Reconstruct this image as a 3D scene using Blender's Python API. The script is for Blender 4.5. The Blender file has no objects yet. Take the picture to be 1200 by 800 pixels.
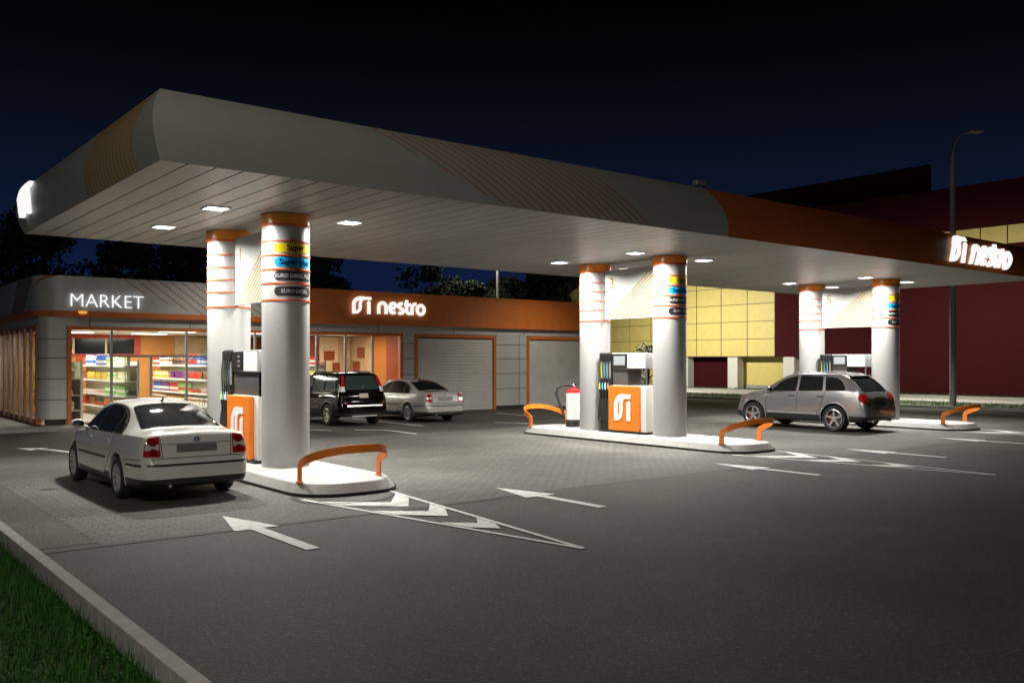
import bpy, bmesh, math, random
from mathutils import Vector, Matrix
from mathutils.bvhtree import BVHTree
random.seed(7)
R = math.radians
sc = bpy.context.scene
col = sc.collection
PI = math.pi

# ------------------------------------------------------------------ materials
MATS = {}
def mat(name, c, rough=0.5, metal=0.0, var=0.0, vscale=8.0, bump=0.0, bscale=60.0, coat=0.0, spec=0.5, emit=0.0, ec=None):
    if name in MATS: return MATS[name]
    m = bpy.data.materials.new(name); m.use_nodes = True
    nt = m.node_tree; b = nt.nodes['Principled BSDF']
    b.inputs['Base Color'].default_value = (*c, 1); b.inputs['Roughness'].default_value = rough
    b.inputs['Metallic'].default_value = metal; b.inputs['Coat Weight'].default_value = coat
    b.inputs['Coat Roughness'].default_value = 0.05
    b.inputs['Specular IOR Level'].default_value = spec
    if emit:
        b.inputs['Emission Color'].default_value = (*(ec or c), 1); b.inputs['Emission Strength'].default_value = emit
    if var or bump:
        tc = nt.nodes.new('ShaderNodeTexCoord')
    if var:
        n = nt.nodes.new('ShaderNodeTexNoise'); n.inputs['Scale'].default_value = vscale; n.inputs['Detail'].default_value = 6
        nt.links.new(tc.outputs['Object'], n.inputs['Vector'])
        r = nt.nodes.new('ShaderNodeValToRGB'); r.color_ramp.elements[0].position = .3; r.color_ramp.elements[1].position = .7
        r.color_ramp.elements[0].color = (*[max(0, x*(1-var)) for x in c], 1)
        r.color_ramp.elements[1].color = (*[min(1, x*(1+var)) for x in c], 1)
        nt.links.new(n.outputs['Fac'], r.inputs['Fac']); nt.links.new(r.outputs['Color'], b.inputs['Base Color'])
        mr = nt.nodes.new('ShaderNodeMapRange'); mr.inputs['To Min'].default_value = max(.02, rough*(1-var)); mr.inputs['To Max'].default_value = min(1, rough*(1+var))
        nt.links.new(n.outputs['Fac'], mr.inputs['Value']); nt.links.new(mr.outputs[0], b.inputs['Roughness'])
    if bump:
        n2 = nt.nodes.new('ShaderNodeTexNoise'); n2.inputs['Scale'].default_value = bscale; n2.inputs['Detail'].default_value = 5
        nt.links.new(tc.outputs['Object'], n2.inputs['Vector'])
        bp = nt.nodes.new('ShaderNodeBump'); bp.inputs['Strength'].default_value = bump; bp.inputs['Distance'].default_value = .01
        nt.links.new(n2.outputs['Fac'], bp.inputs['Height']); nt.links.new(bp.outputs['Normal'], b.inputs['Normal'])
    MATS[name] = m
    return m

def emat(name, c, s):
    if name in MATS: return MATS[name]
    m = bpy.data.materials.new(name); m.use_nodes = True
    nt = m.node_tree; nt.nodes.clear()
    o = nt.nodes.new('ShaderNodeOutputMaterial'); e = nt.nodes.new('ShaderNodeEmission')
    e.inputs[0].default_value = (*c, 1); e.inputs[1].default_value = s
    nt.links.new(e.outputs[0], o.inputs[0]); MATS[name] = m
    return m

def glassmat(name, tint=(.95, .97, .96), gloss=(.9, .9, .9), rough=.02, base=.04):
    m = bpy.data.materials.new(name); m.use_nodes = True
    nt = m.node_tree; nt.nodes.clear()
    o = nt.nodes.new('ShaderNodeOutputMaterial'); t = nt.nodes.new('ShaderNodeBsdfTransparent')
    g = nt.nodes.new('ShaderNodeBsdfGlossy'); mx = nt.nodes.new('ShaderNodeMixShader'); lw = nt.nodes.new('ShaderNodeFresnel')
    ge = nt.nodes.new('ShaderNodeNewGeometry'); mr = nt.nodes.new('ShaderNodeMapRange'); mr.inputs['To Min'].default_value = 1.45; mr.inputs['To Max'].default_value = 1/1.45
    nt.links.new(ge.outputs['Backfacing'], mr.inputs['Value']); nt.links.new(mr.outputs[0], lw.inputs['IOR'])
    t.inputs[0].default_value = (*tint, 1); g.inputs[0].default_value = (*gloss, 1); g.inputs['Roughness'].default_value = rough
    nt.links.new(lw.outputs[0], mx.inputs[0]); nt.links.new(t.outputs[0], mx.inputs[1]); nt.links.new(g.outputs[0], mx.inputs[2])
    nt.links.new(mx.outputs[0], o.inputs[0]); MATS[name] = m
    return m

# ------------------------------------------------------------------ mesh builder
class MB:
    def __init__(s): s.v = []; s.f = []; s.m = []; s.sm = []
    def add(s, vs, fs, m=0, smooth=False):
        k = len(s.v); s.v += [tuple(p) for p in vs]
        for f in fs: s.f.append([i+k for i in f]); s.m.append(m); s.sm.append(smooth)
        return s
    def box(s, x0, x1, y0, y1, z0, z1, m=0, bev=0.0):
        if bev <= 0:
            return s.add([(x0,y0,z0),(x1,y0,z0),(x1,y1,z0),(x0,y1,z0),(x0,y0,z1),(x1,y0,z1),(x1,y1,z1),(x0,y1,z1)],
                  [(0,3,2,1),(4,5,6,7),(0,1,5,4),(1,2,6,5),(2,3,7,6),(3,0,4,7)], m)
        bm = bmesh.new(); bmesh.ops.create_cube(bm, size=1)
        for v in bm.verts: v.co = Vector(((x0+x1)/2+v.co.x*(x1-x0), (y0+y1)/2+v.co.y*(y1-y0), (z0+z1)/2+v.co.z*(z1-z0)))
        bmesh.ops.bevel(bm, geom=bm.edges[:], offset=bev, segments=2, affect='EDGES', profile=.5)
        s.bm(bm, m); return s
    def bm(s, bm, m=0, smooth=False):
        bm.verts.index_update()
        s.add([v.co[:] for v in bm.verts], [[v.index for v in f.verts] for f in bm.faces], m, smooth); bm.free(); return s
    def lathe(s, prof, n=32, c=(0,0,0), axis='z', m=0, smooth=True, cap=True):
        vs = []; fs = []
        for (r, h) in prof:
            for i in range(n):
                a = 2*PI*i/n
                if axis == 'z': p = (c[0]+r*math.cos(a), c[1]+r*math.sin(a), c[2]+h)
                elif axis == 'x': p = (c[0]+h, c[1]+r*math.cos(a), c[2]+r*math.sin(a))
                else: p = (c[0]+r*math.cos(a), c[1]+h, c[2]+r*math.sin(a))
                vs.append(p)
        for j in range(len(prof)-1):
            for i in range(n):
                a, b = j*n+i, j*n+(i+1) % n
                fs.append((a, b, b+n, a+n))
        s.add(vs, fs, m, smooth)
        if cap:
            k = len(s.v)-len(vs)
            if prof[0][0] > 1e-4: s.f.append([k+i for i in range(n)][::-1]); s.m.append(m); s.sm.append(False)
            if prof[-1][0] > 1e-4: s.f.append([k+(len(prof)-1)*n+i for i in range(n)]); s.m.append(m); s.sm.append(False)
        return s
    def tube(s, pts, r, n=10, m=0, cap=True):
        pts = [Vector(p) for p in pts]; vs = []; fs = []
        rr = r if isinstance(r, (list, tuple)) else [r]*len(pts)
        prev = None
        for i, p in enumerate(pts):
            t = (pts[min(i+1, len(pts)-1)]-pts[max(i-1, 0)]).normalized()
            up = prev if prev is not None else (Vector((0,0,1)) if abs(t.z) < .9 else Vector((1,0,0)))
            a = t.cross(up).normalized(); b = a.cross(t).normalized(); prev = b
            for j in range(n):
                q = 2*PI*j/n; vs.append(p+a*math.cos(q)*rr[i]+b*math.sin(q)*rr[i])
        for i in range(len(pts)-1):
            for j in range(n):
                k, l = i*n+j, i*n+(j+1) % n; fs.append((k, l, l+n, k+n))
        s.add(vs, fs, m, True)
        if cap:
            k = len(s.v)-len(vs); s.f.append([k+i for i in range(n)][::-1]); s.f.append([k+len(vs)-n+i for i in range(n)])
            s.m += [m, m]; s.sm += [False, False]
        return s
    def prism(s, poly, z0, z1, m=0, frame=None):
        # polygon (u,v) extruded between w0..w1 ; frame maps (u,v,w) to xyz
        fr = frame or (lambda u, v, w: (u, v, w)); n = len(poly)
        vs = [fr(u, v, z0) for u, v in poly]+[fr(u, v, z1) for u, v in poly]
        fs = [tuple(range(n))[::-1], tuple(range(n, 2*n))]+[(i, (i+1) % n, (i+1) % n+n, i+n) for i in range(n)]
        return s.add(vs, fs, m)
    def build(s, name, mats, parent=None, loc=None, sharp=35, fix=True):
        me = bpy.data.meshes.new(name); me.from_pydata(s.v, [], s.f)
        for mm in (mats if isinstance(mats, (list, tuple)) else [mats]): me.materials.append(mm)
        me.polygons.foreach_set('material_index', s.m)
        me.polygons.foreach_set('use_smooth', [True]*len(s.f) if any(s.sm) else [False]*len(s.f))
        if fix:
            bm = bmesh.new(); bm.from_mesh(me); bmesh.ops.recalc_face_normals(bm, faces=bm.faces[:]); bm.to_mesh(me); bm.free()
        if any(s.sm): me.set_sharp_from_angle(angle=R(sharp))
        me.update()
        o = bpy.data.objects.new(name, me); col.objects.link(o)
        if parent: o.parent = parent
        if loc: o.location = loc
        return o

def thing(name, label, cat, loc=(0,0,0), group=None, rz=0):
    o = bpy.data.objects.new(name, None); col.objects.link(o); o.empty_display_size = .2
    o.location = loc; o.rotation_euler = (0, 0, rz); o['label'] = label; o['category'] = cat
    if group: o['group'] = group
    return o
def tag(o, label, cat, group=None):
    o['label'] = label; o['category'] = cat
    if group: o['group'] = group
    return o
def struct(o, kind='structure'): o['kind'] = kind; return o
def copy_tree(o, parent=None, loc=None, label=None):
    c = o.copy(); col.objects.link(c)
    if parent: c.parent = parent
    if loc: c.location = loc
    if label: c['label'] = label
    for ch in list(o.children): copy_tree(ch, c)
    return c

def sheet(name, poly, z, m, parent=None):
    b = MB(); b.add([(x, y, z) for x, y in poly], [tuple(range(len(poly)))]); return b.build(name, m, parent)

def stroke_prism(b, pts, w, d0, d1, frame, closed=False, m=0):
    # ribbon along pts (u,v) of width w, extruded d0..d1
    n = len(pts); P = [Vector(p) for p in pts]; L = []; Rr = []
    for i in range(n):
        if closed: a, c = P[(i-1) % n], P[(i+1) % n]
        else: a, c = P[max(i-1, 0)], P[min(i+1, n-1)]
        d1_ = (P[i]-a).normalized() if (P[i]-a).length > 1e-9 else (c-P[i]).normalized()
        d2_ = (c-P[i]).normalized() if (c-P[i]).length > 1e-9 else d1_
        t = (d1_+d2_).normalized(); nrm = Vector((-t.y, t.x)); k = max(.5, nrm.dot(Vector((-d1_.y, d1_.x))))
        L.append(P[i]+nrm*w/2/k); Rr.append(P[i]-nrm*w/2/k)
    vs = [frame(p.x, p.y, d0) for p in L]+[frame(p.x, p.y, d0) for p in Rr]+[frame(p.x, p.y, d1) for p in L]+[frame(p.x, p.y, d1) for p in Rr]
    fs = []; rng = range(n if closed else n-1)
    for i in rng:
        j = (i+1) % n
        fs += [(i, j, n+j, n+i), (2*n+i, 3*n+i, 3*n+j, 2*n+j), (i, 2*n+i, 2*n+j, j), (n+i, n+j, 3*n+j, 3*n+i)]
    if not closed: fs += [(0, n, 3*n, 2*n), (n-1, 3*n-1, 4*n-1, 2*n-1)]
    b.add(vs, fs, m)

def arc(cx, cy, r, a0, a1, n=8, ry=None):
    ry = ry or r
    return [(cx+r*math.cos(R(a0+(a1-a0)*i/n)), cy+ry*math.sin(R(a0+(a1-a0)*i/n))) for i in range(n+1)]

def text_geo(body, size, extrude=0.0, shear=0.0, offset=0.0):
    cu = bpy.data.curves.new('t', 'FONT'); cu.body = body; cu.size = size; cu.extrude = extrude; cu.align_x = 'CENTER'; cu.align_y = 'CENTER'
    cu.shear = shear; cu.offset = offset; cu.resolution_u = 3
    o = bpy.data.objects.new('t', cu); col.objects.link(o)
    dg = bpy.context.evaluated_depsgraph_get(); dg.update()
    me = bpy.data.meshes.new_from_object(o.evaluated_get(dg))
    vs = [v.co[:] for v in me.vertices]; fs = [tuple(p.vertices) for p in me.polygons]
    bpy.data.objects.remove(o); bpy.data.curves.remove(cu); bpy.data.meshes.remove(me)
    return vs, fs

def rpoly(pts, r, n=4):
    out = []; N = len(pts)
    for i in range(N):
        p = Vector(pts[i]); a = Vector(pts[i-1]); c = Vector(pts[(i+1) % N])
        rr = r[i] if isinstance(r, (list, tuple)) else r
        da = min(rr, (a-p).length*.48); dc = min(rr, (c-p).length*.48)
        p0 = p+(a-p).normalized()*da; p1 = p+(c-p).normalized()*dc
        for k in range(n+1):
            t = k/n; q = p0*(1-t)**2+p*2*t*(1-t)+p1*t*t; out.append((q.x, q.y))
    return out

def pchip(pts):
    xs = [p[0] for p in pts]; ys = [p[1] for p in pts]; n = len(xs)
    h = [xs[i+1]-xs[i] for i in range(n-1)]; d = [(ys[i+1]-ys[i])/h[i] for i in range(n-1)]
    m = [0]*n; m[0] = d[0]; m[-1] = d[-1]
    for i in range(1, n-1):
        if d[i-1]*d[i] <= 0: m[i] = 0
        else:
            w1 = 2*h[i]+h[i-1]; w2 = h[i]+2*h[i-1]; m[i] = (w1+w2)/(w1/d[i-1]+w2/d[i])
    def f(x):
        if x <= xs[0]: return ys[0]
        if x >= xs[-1]: return ys[-1]
        i = 0
        while x > xs[i+1]: i += 1
        t = (x-xs[i])/h[i]; t2 = t*t; t3 = t2*t
        return (2*t3-3*t2+1)*ys[i]+(t3-2*t2+t)*h[i]*m[i]+(-2*t3+3*t2)*ys[i+1]+(t3-t2)*h[i]*m[i+1]
    return f

# ------------------------------------------------------------------ materials used
silver = mat('silver paint', (.43,.43,.42), .45, .35, var=.10, vscale=90, bump=.05, bscale=300)
soff_c = (.262,.268,.26)
white = mat('white panel', (.8,.8,.78), .45, var=.03)
orange = mat('orange paint', (.75,.19,.015), .4, var=.06, vscale=5)
orange_dark = mat('orange cladding', (.62,.165,.028), .5, var=.1, vscale=3, bump=.04, bscale=120)
redline = mat('orange red band', (.66,.09,.015), .4)
black = mat('black plastic', (.012,.012,.012), .5, var=.2, vscale=20)
rubber = mat('rubber', (.018,.018,.018), .75, var=.2, vscale=15)
steel = mat('stainless steel', (.55,.53,.5), .3, .9, var=.2, vscale=40)
chrome = mat('chrome', (.75,.75,.75), .12, 1.0)
alloy = mat('alloy wheel', (.62,.62,.61), .28, .8)
concrete = mat('concrete', (.275,.272,.255), .85, var=.18, vscale=6, bump=.3, bscale=90)
cladding = mat('grey cladding', (.56,.56,.54), .5, .15, var=.07, vscale=14, bump=.04, bscale=200)
shutter_m = mat('shutter metal', (.62,.61,.57), .5, .1, var=.08, vscale=2)
joint_m = mat('joint', (.06,.06,.06), .8)
alu = mat('aluminium profile', (.42,.42,.42), .4, .5)
gold = mat('gold line', (.42,.24,.05), .6, spec=.1)
brownline = mat('rust line', (.42,.10,.012), .6, spec=.1)
yellow_line = mat('yellow line', (.27,.175,.001), .6, spec=.0)
wtext = emat('lit lettering', (1.0,.99,.97), .96)
paint_white = mat('road paint', (.62,.62,.59), .75, var=.24, vscale=9, bump=.2, bscale=120)
glass = glassmat('shop glass', gloss=(.4,.4,.4))
dark_red = mat('dark red cladding', (.040,.002,.0035), .8, var=.08, vscale=.6, spec=.15)
yellow = mat('yellow cladding', (.62,.51,.16), .55, var=.05, vscale=2)
# ------------------------------------------------------------------ ground
def asphalt_mat(name, c, brick=False):
    m = bpy.data.materials.new(name); m.use_nodes = True; nt = m.node_tree; b = nt.nodes['Principled BSDF']
    N = nt.nodes.new; L = nt.links.new
    tc = N('ShaderNodeTexCoord')
    big = N('ShaderNodeTexNoise'); big.inputs['Scale'].default_value = .35; big.inputs['Detail'].default_value = 7; big.inputs['Roughness'].default_value = .62
    fine = N('ShaderNodeTexNoise'); fine.inputs['Scale'].default_value = 38; fine.inputs['Detail'].default_value = 4
    grit = N('ShaderNodeTexVoronoi'); grit.inputs['Scale'].default_value = 48
    for n in (big, fine, grit): L(tc.outputs['Object'], n.inputs['Vector'])
    r1 = N('ShaderNodeValToRGB'); r1.color_ramp.elements[0].position = .3; r1.color_ramp.elements[1].position = .72
    r1.color_ramp.elements[0].color = (*[x*.70 for x in c], 1); r1.color_ramp.elements[1].color = (*[x*1.28 for x in c], 1)
    L(big.outputs['Fac'], r1.inputs['Fac'])
    r2 = N('ShaderNodeValToRGB'); r2.color_ramp.elements[0].position = .3; r2.color_ramp.elements[1].position = .75
    r2.color_ramp.elements[0].color = (.5,.5,.5,1); r2.color_ramp.elements[1].color = (1.6,1.6,1.58,1)
    L(fine.outputs['Fac'], r2.inputs['Fac'])
    mx = N('ShaderNodeMix'); mx.data_type = 'RGBA'; mx.blend_type = 'MULTIPLY'; mx.inputs['Factor'].default_value = .8
    L(r1.outputs['Color'], mx.inputs['A']); L(r2.outputs['Color'], mx.inputs['B'])
    bp = N('ShaderNodeBump'); bp.inputs['Strength'].default_value = .35; bp.inputs['Distance'].default_value = .008
    out = mx.outputs['Result']; hgt = grit.outputs['Distance']
    # pale worn spots
    sp = N('ShaderNodeTexNoise'); sp.inputs['Scale'].default_value = 1.1; sp.inputs['Detail'].default_value = 3
    L(tc.outputs['Object'], sp.inputs['Vector'])
    r3 = N('ShaderNodeValToRGB'); r3.color_ramp.elements[0].position = .64; r3.color_ramp.elements[1].position = .8
    r3.color_ramp.elements[0].color = (0,0,0,1); r3.color_ramp.elements[1].color = (.55,.55,.55,1)
    L(sp.outputs['Fac'], r3.inputs['Fac'])
    m3 = N('ShaderNodeMix'); m3.data_type = 'RGBA'; L(r3.outputs['Color'], m3.inputs['Factor']); L(out, m3.inputs['A']); m3.inputs['B'].default_value = (c[0]*1.9, c[1]*1.9, c[2]*1.9, 1)
    out = m3.outputs['Result']
    cr_ = N('ShaderNodeValToRGB'); cr_.color_ramp.elements[0].position = .0; cr_.color_ramp.elements[1].position = 1
    cr_.color_ramp.elements[0].color = (.62,.62,.62,1); cr_.color_ramp.elements[1].color = (1.25,1.25,1.22,1)
    q_ = cr_.color_ramp.elements.new(.9); q_.color = (1.1,1.1,1.08,1); q_ = cr_.color_ramp.elements.new(.93); q_.color = (2.2,2.15,2.05,1)
    sx_ = N('ShaderNodeSeparateColor'); L(grit.outputs['Color'], sx_.inputs[0]); L(sx_.outputs[0], cr_.inputs['Fac'])
    m4 = N('ShaderNodeMix'); m4.data_type = 'RGBA'; m4.blend_type = 'MULTIPLY'; m4.inputs['Factor'].default_value = .75 if not brick else .4
    L(out, m4.inputs['A']); L(cr_.outputs['Color'], m4.inputs['B']); out = m4.outputs['Result']
    if brick:
        bt = N('ShaderNodeTexBrick'); bt.inputs['Scale'].default_value = 1.0; bt.inputs['Brick Width'].default_value = .24; bt.inputs['Row Height'].default_value = .12
        bt.inputs['Mortar Size'].default_value = .009; bt.inputs['Mortar Smooth'].default_value = .4
        bt.inputs['Color1'].default_value = (1.0,1.0,1.0,1); bt.inputs['Color2'].default_value = (.80,.80,.79,1); bt.inputs['Mortar'].default_value = (.30,.30,.29,1)
        mp = N('ShaderNodeMapping'); mp.inputs['Rotation'].default_value = (0, 0, R(0)); L(tc.outputs['Object'], mp.inputs['Vector']); L(mp.outputs[0], bt.inputs['Vector'])
        m2 = N('ShaderNodeMix'); m2.data_type = 'RGBA'; m2.blend_type = 'MULTIPLY'; m2.inputs['Factor'].default_value = 1
        L(out, m2.inputs['A']); L(bt.outputs['Color'], m2.inputs['B']); out = m2.outputs['Result']
        hm = N('ShaderNodeMath'); hm.operation = 'MULTIPLY_ADD'; hm.inputs[1].default_value = -1.2
        L(bt.outputs['Fac'], hm.inputs[0]); L(grit.outputs['Distance'], hm.inputs[2]); hgt = hm.outputs[0]
    L(hgt, bp.inputs['Height']); L(bp.outputs['Normal'], b.inputs['Normal'])
    L(out, b.inputs['Base Color']); b.inputs['Roughness'].default_value = .78; b.inputs['Specular IOR Level'].default_value = .3
    MATS[name] = m; return m
asph = asphalt_mat('asphalt', (.054,.0525,.0465))
asph_old = asphalt_mat('worn asphalt', (.074,.070,.060))
pav = asphalt_mat('pavers', (.112,.109,.099), True)
lawn_m = mat('lawn', (.035,.055,.018), .95, var=.4, vscale=3, bump=.8, bscale=40)
soil_m = mat('soil under grass', (.018,.032,.010), .95, var=.5, vscale=9, bump=.8, bscale=60)

struct(sheet('ground', [(-400,-400),(600,-400),(600,600),(-400,600)], -.15, lawn_m))
struct(sheet('asphalt_lot', [(2.05,-60),(39,-60),(39,120),(2.05,120)], 0.0, asph))
struct(sheet('access_road', [(39,-60),(39.2,-60),(39.2,120),(39,120)], -.004, asph))
struct(sheet('paver_area', [(2.75,10.95),(34.5,10.95),(34.5,22.0),(2.75,22.0)], .004, pav))
struct(sheet('asphalt_strip', [(2.05,11.1),(2.745,11.1),(2.745,60),(2.05,60)], .004, asph_old))
struct(sheet('drain_channel', [(2.05,10.80),(8.5,10.80),(8.5,10.94),(2.05,10.94)], .006, mat('drain slot', (.025,.025,.024), .8)))
# kerb on the grass side
kb = MB()
y = -6.0
while y < 60:
    kb.box(1.93, 2.05, y+.001, y+.999, -.10, .10, 0, .006); y += 1.0
struct(kb.build('kerb', concrete))
struct(sheet('grass_verge', [(-30,-40),(1.87,-40),(1.87,120),(-30,120)], -.05, soil_m))
# grass blades
gb = MB(); rg = random.Random(3)
grass_m = []
def blade(x, y, z, h, w, lean, az):
    dx, dy = math.cos(az), math.sin(az); px, py = -dy*w, dx*w
    l1, l2 = lean*.35*h, lean*h
    a = [(x-px, y-py, z), (x+px, y+py, z), (x+dx*l1+px*.75, y+dy*l1+py*.75, z+h*.55), (x+dx*l1-px*.75, y+dy*l1-py*.75, z+h*.55), (x+dx*l2, y+dy*l2, z+h*(1-.25*lean))]
    gb.add(a, [(0,1,2,3), (3,2,4)], rg.choice((0,0,1,1,2)))
for i in range(26000):    # clover-like ground leaves
    y = 2.5+rg.random()**1.25*22; x = 1.88-abs(rg.gauss(0, .9))
    if x < -2.5: continue
    s_ = rg.uniform(.008,.018); a_ = rg.uniform(0, 2*PI); z_ = -.05+rg.uniform(.015,.06); dx, dy = math.cos(a_)*s_, math.sin(a_)*s_; ti = rg.uniform(-.6,.6)*s_
    gb.add([(x-dx, y-dy, z_-ti), (x+dy*.8, y-dx*.8, z_), (x+dx, y+dy, z_+ti), (x-dy*.8, y+dx*.8, z_)], [(0,1,2,3)], rg.choice((0,0,2,1)))
for i in range(40000):
    y = 2.5+rg.random()**1.25*22; x = 1.89-abs(rg.gauss(0, .9))
    if x < -2.5: continue
    blade(x, y, -.05, rg.uniform(.05,.11), rg.uniform(.0016,.003), rg.uniform(.2,.9), rg.uniform(0, 2*PI))
for i in range(2600):    # taller tufts, some over the kerb
    y = 3+rg.random()*13; x = 1.86-abs(rg.gauss(0, .7))
    n = rg.randint(1, 4)
    for k in range(n): blade(x+rg.gauss(0,.02), y+rg.gauss(0,.02), -.05, rg.uniform(.12,.24), rg.uniform(.002,.0035), rg.uniform(.1,.7), rg.uniform(0, 2*PI))
g = gb.build('grass', [mat('grass green', (.034,.112,.021), .8, spec=0.0), mat('grass dark', (.016,.055,.012), .8, spec=0.0), mat('grass pale', (.058,.125,.030), .8, spec=0.0)], fix=False)
g['kind'] = 'stuff'; g['label'] = 'rough green grass growing along the kerb'; g['category'] = 'grass'

# markings
def arrow(name, x, y0, y1, head=1.15, hw=.29, sw=.085, z=.010, bend=None):
    b = MB(); b.add([(x-sw,y0,z),(x+sw,y0,z),(x+sw,y1-head,z),(x-sw,y1-head,z)], [(0,1,2,3)])
    b.add([(x-hw,y1-head,z),(x+hw,y1-head,z),(x,y1,z)], [(0,1,2)])
    return struct(b.build(name, paint_white))
for x, y0, y1 in ((4.53,9.2,11.9), (9.05,9.25,11.75), (14.65,9.35,11.75), (19.45,9.35,11.75), (24.2,9.5,11.85), (29.6,9.4,11.8)):
    arrow('arrow_marking', x, y0, y1)
def line_mark(name, pts, w, z=.010):
    b = MB(); vs = []; P = [Vector(p) for p in pts]
    for i, p in enumerate(P):
        t = (P[min(i+1, len(P)-1)]-P[max(i-1, 0)]).normalized(); n = Vector((-t.y, t.x))*w/2
        vs += [(p.x+n.x, p.y+n.y, z), (p.x-n.x, p.y-n.y, z)]
    b.add(vs, [(2*i, 2*i+1, 2*i+3, 2*i+2) for i in range(len(P)-1)]); return struct(b.build(name, paint_white))
# turning arrow left of the white car
line_mark('turn_arrow_marking', [(5.9,20.2),(4.95,22.4),(4.75,23.2),(4.52,23.62)], .16)
b = MB(); b.add([(4.18,24.1,.010),(4.36,23.35,.010),(4.82,23.75,.010)], [(0,1,2)]); struct(b.build('arrow_head_marking', paint_white))
for pts in ([(13.9,21.75),(13.95,23.1),(13.85,23.6),(13.2,24.1)], [(15.74,24.3),(15.74,28.9)], [(19.05,22.6),(18.95,23.5),(18.5,24.1)], [(21.7,25.8),(21.9,28.4)], [(12.6,24.4),(12.2,25.0)]):
    line_mark('parking_line', pts, .12)
ISL = (6.95, 17.25, 27.65)
for ix in ISL:
    ax, ay = ix-.06, 7.35
    bl, br, by = ix-.95, ix+.55, 12.55
    xl = lambda y: ax+(bl-ax)*(y-ay)/(by-ay)
    xr = lambda y: ax+(br-ax)*(y-ay)/(by-ay)
    line_mark('gore_line', [(ax, ay), (bl, by)], .07); line_mark('gore_line', [(ax, ay), (br, by)], .07, .0115)
    for v in (11.0, 10.0, 8.85):
        b = MB(); hw = (xr(v+.3)-xl(v+.3)); r_ = .62*hw; l_ = .62*hw
        xc = xl(v)+(xr(v)-xl(v))*.6; t = .48
        i_ = .05
        poly = [(xc, v), (xr(v+r_)-i_, v+r_), (xr(v+r_+t)-i_, v+r_+t), (xc, v+t), (xl(v+l_+t)+i_, v+l_+t), (xl(v+l_)+i_, v+l_)]
        b.add([(p[0], p[1], .013) for p in poly], [(0,1,2,3), (0,3,4,5)]); struct(b.build('chevron_marking', paint_white))
# far side: verge, footpath, kerb, building ground
struct(sheet('far_verge', [(39.2,-60),(42.6,-60),(42.6,120),(39.2,120)], .10, lawn_m))
b = MB(); y = -60
while y < 120: b.box(38.98, 39.18, y, y+1.99, -.05, .115); y += 2
struct(b.build('far_kerb', concrete))
struct(sheet('footpath', [(42.6,-60),(48.6,-60),(48.6,120),(42.6,120)], .12, mat('path concrete', (.3,.29,.26), .85, var=.15, vscale=1.5, bump=.2)))
b = MB(); b.box(48.6,48.75,-60,120,.0,.20); b.box(42.45,42.6,-60,120,0,.16); struct(b.build('path_edging', concrete))
struct(sheet('building_verge', [(48.75,-60),(70,-60),(70,120),(48.75,120)], .14, lawn_m))
# low grass relief on the far verges
gb = MB(); 
for i in range(9000):
    y = rg.uniform(12, 58); x = rg.choice((rg.uniform(39.25,42.4), rg.uniform(48.8,51.4)))
    blade(x, y, .10, rg.uniform(.08,.2), rg.uniform(.008,.014), rg.uniform(.2,.9), rg.uniform(0, 2*PI))
g = gb.build('verge_grass', [MATS['grass green'], MATS['grass dark'], MATS['grass pale']], fix=False); g['kind'] = 'stuff'

# ------------------------------------------------------------------ canopy
CX0, CX1, CY0, CY1, CZ, CH = 3.75, 31.6, 12.02, 20.75, 4.70, .93
PROF = pchip([(0,0),(.2,.075),(.5,.135),(.8,.10),(1.0,.0)])
def prof_z(t): return CZ + CH*t
def fas_front(x, t, off=0.0): return (x, CY0-PROF(t)-off, prof_z(t))
def fas_left(y, t, off=0.0): return (CX0-PROF(t)-off, y, prof_z(t))
def ring(t):
    o = PROF(t); z = prof_z(t)
    return [(CX0-o, CY0-o, z), (CX1+o, CY0-o, z), (CX1+o, CY1+o, z), (CX0-o, CY1+o, z)]
can = thing('station_canopy', 'long flat grey and orange petrol station canopy with curved edge resting on six columns', 'canopy', (0,0,0))
NT = 14
fb = MB()
# front fascia is split in silver / orange along a leaning line
def bnd(t): return 15.45-.79*t+.12*math.sin(PI*t)
def grid(fn, a0, a1, n, m, nt=NT):
    vs = []; fs = []
    for j in range(nt+1):
        t = j/nt; s0 = a0(t) if callable(a0) else a0; s1 = a1(t) if callable(a1) else a1
        for i in range(n+1): vs.append(fn(s0+(s1-s0)*i/n, t))
    for j in range(nt):
        for i in range(n): k = j*(n+1)+i; fs.append((k, k+1, k+n+2, k+n+1))
    fb.add(vs, fs, m, True)
x0f = lambda t: CX0-PROF(t)
x1f = lambda t: CX1+PROF(t)
y0f = lambda t: CY0-PROF(t)
y1f = lambda t: CY1+PROF(t)
grid(fas_front, x0f, bnd, 12, 0); grid(fas_front, bnd, x1f, 16, 1)
grid(fas_left, y0f, y1f, 10, 0)
grid(lambda y, t: (CX1+PROF(t), y, prof_z(t)), y0f, y1f, 10, 1)
grid(lambda x, t: (x, CY1+PROF(t), prof_z(t)), x0f, lambda t: 15.0, 12, 0)
grid(lambda x, t: (x, CY1+PROF(t), prof_z(t)), lambda t: 15.0, x1f, 12, 1)
fascia_m = mat('canopy silver', (.32,.325,.295), .5, .1, var=.05, vscale=30, bump=.06, bscale=160)
fascia_o = mat('canopy orange', (.44,.11,.016), .5, .0, var=.08, vscale=4, bump=.06, bscale=160)
fb.build('fascia', [fascia_m, fascia_o], can, sharp=50, fix=False)
# roof sheet
zt = prof_z(1)-.004
rf = MB(); rf.add([(CX0+.002, CY0+.002, zt), (CX1-.002, CY0+.002, zt), (CX1-.002, CY1-.002, zt), (CX0+.002, CY1-.002, zt)], [(0,1,2,3)]); rf.build('roof_sheet', mat('roof sheet', (.12,.12,.12), .8), can)
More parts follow.
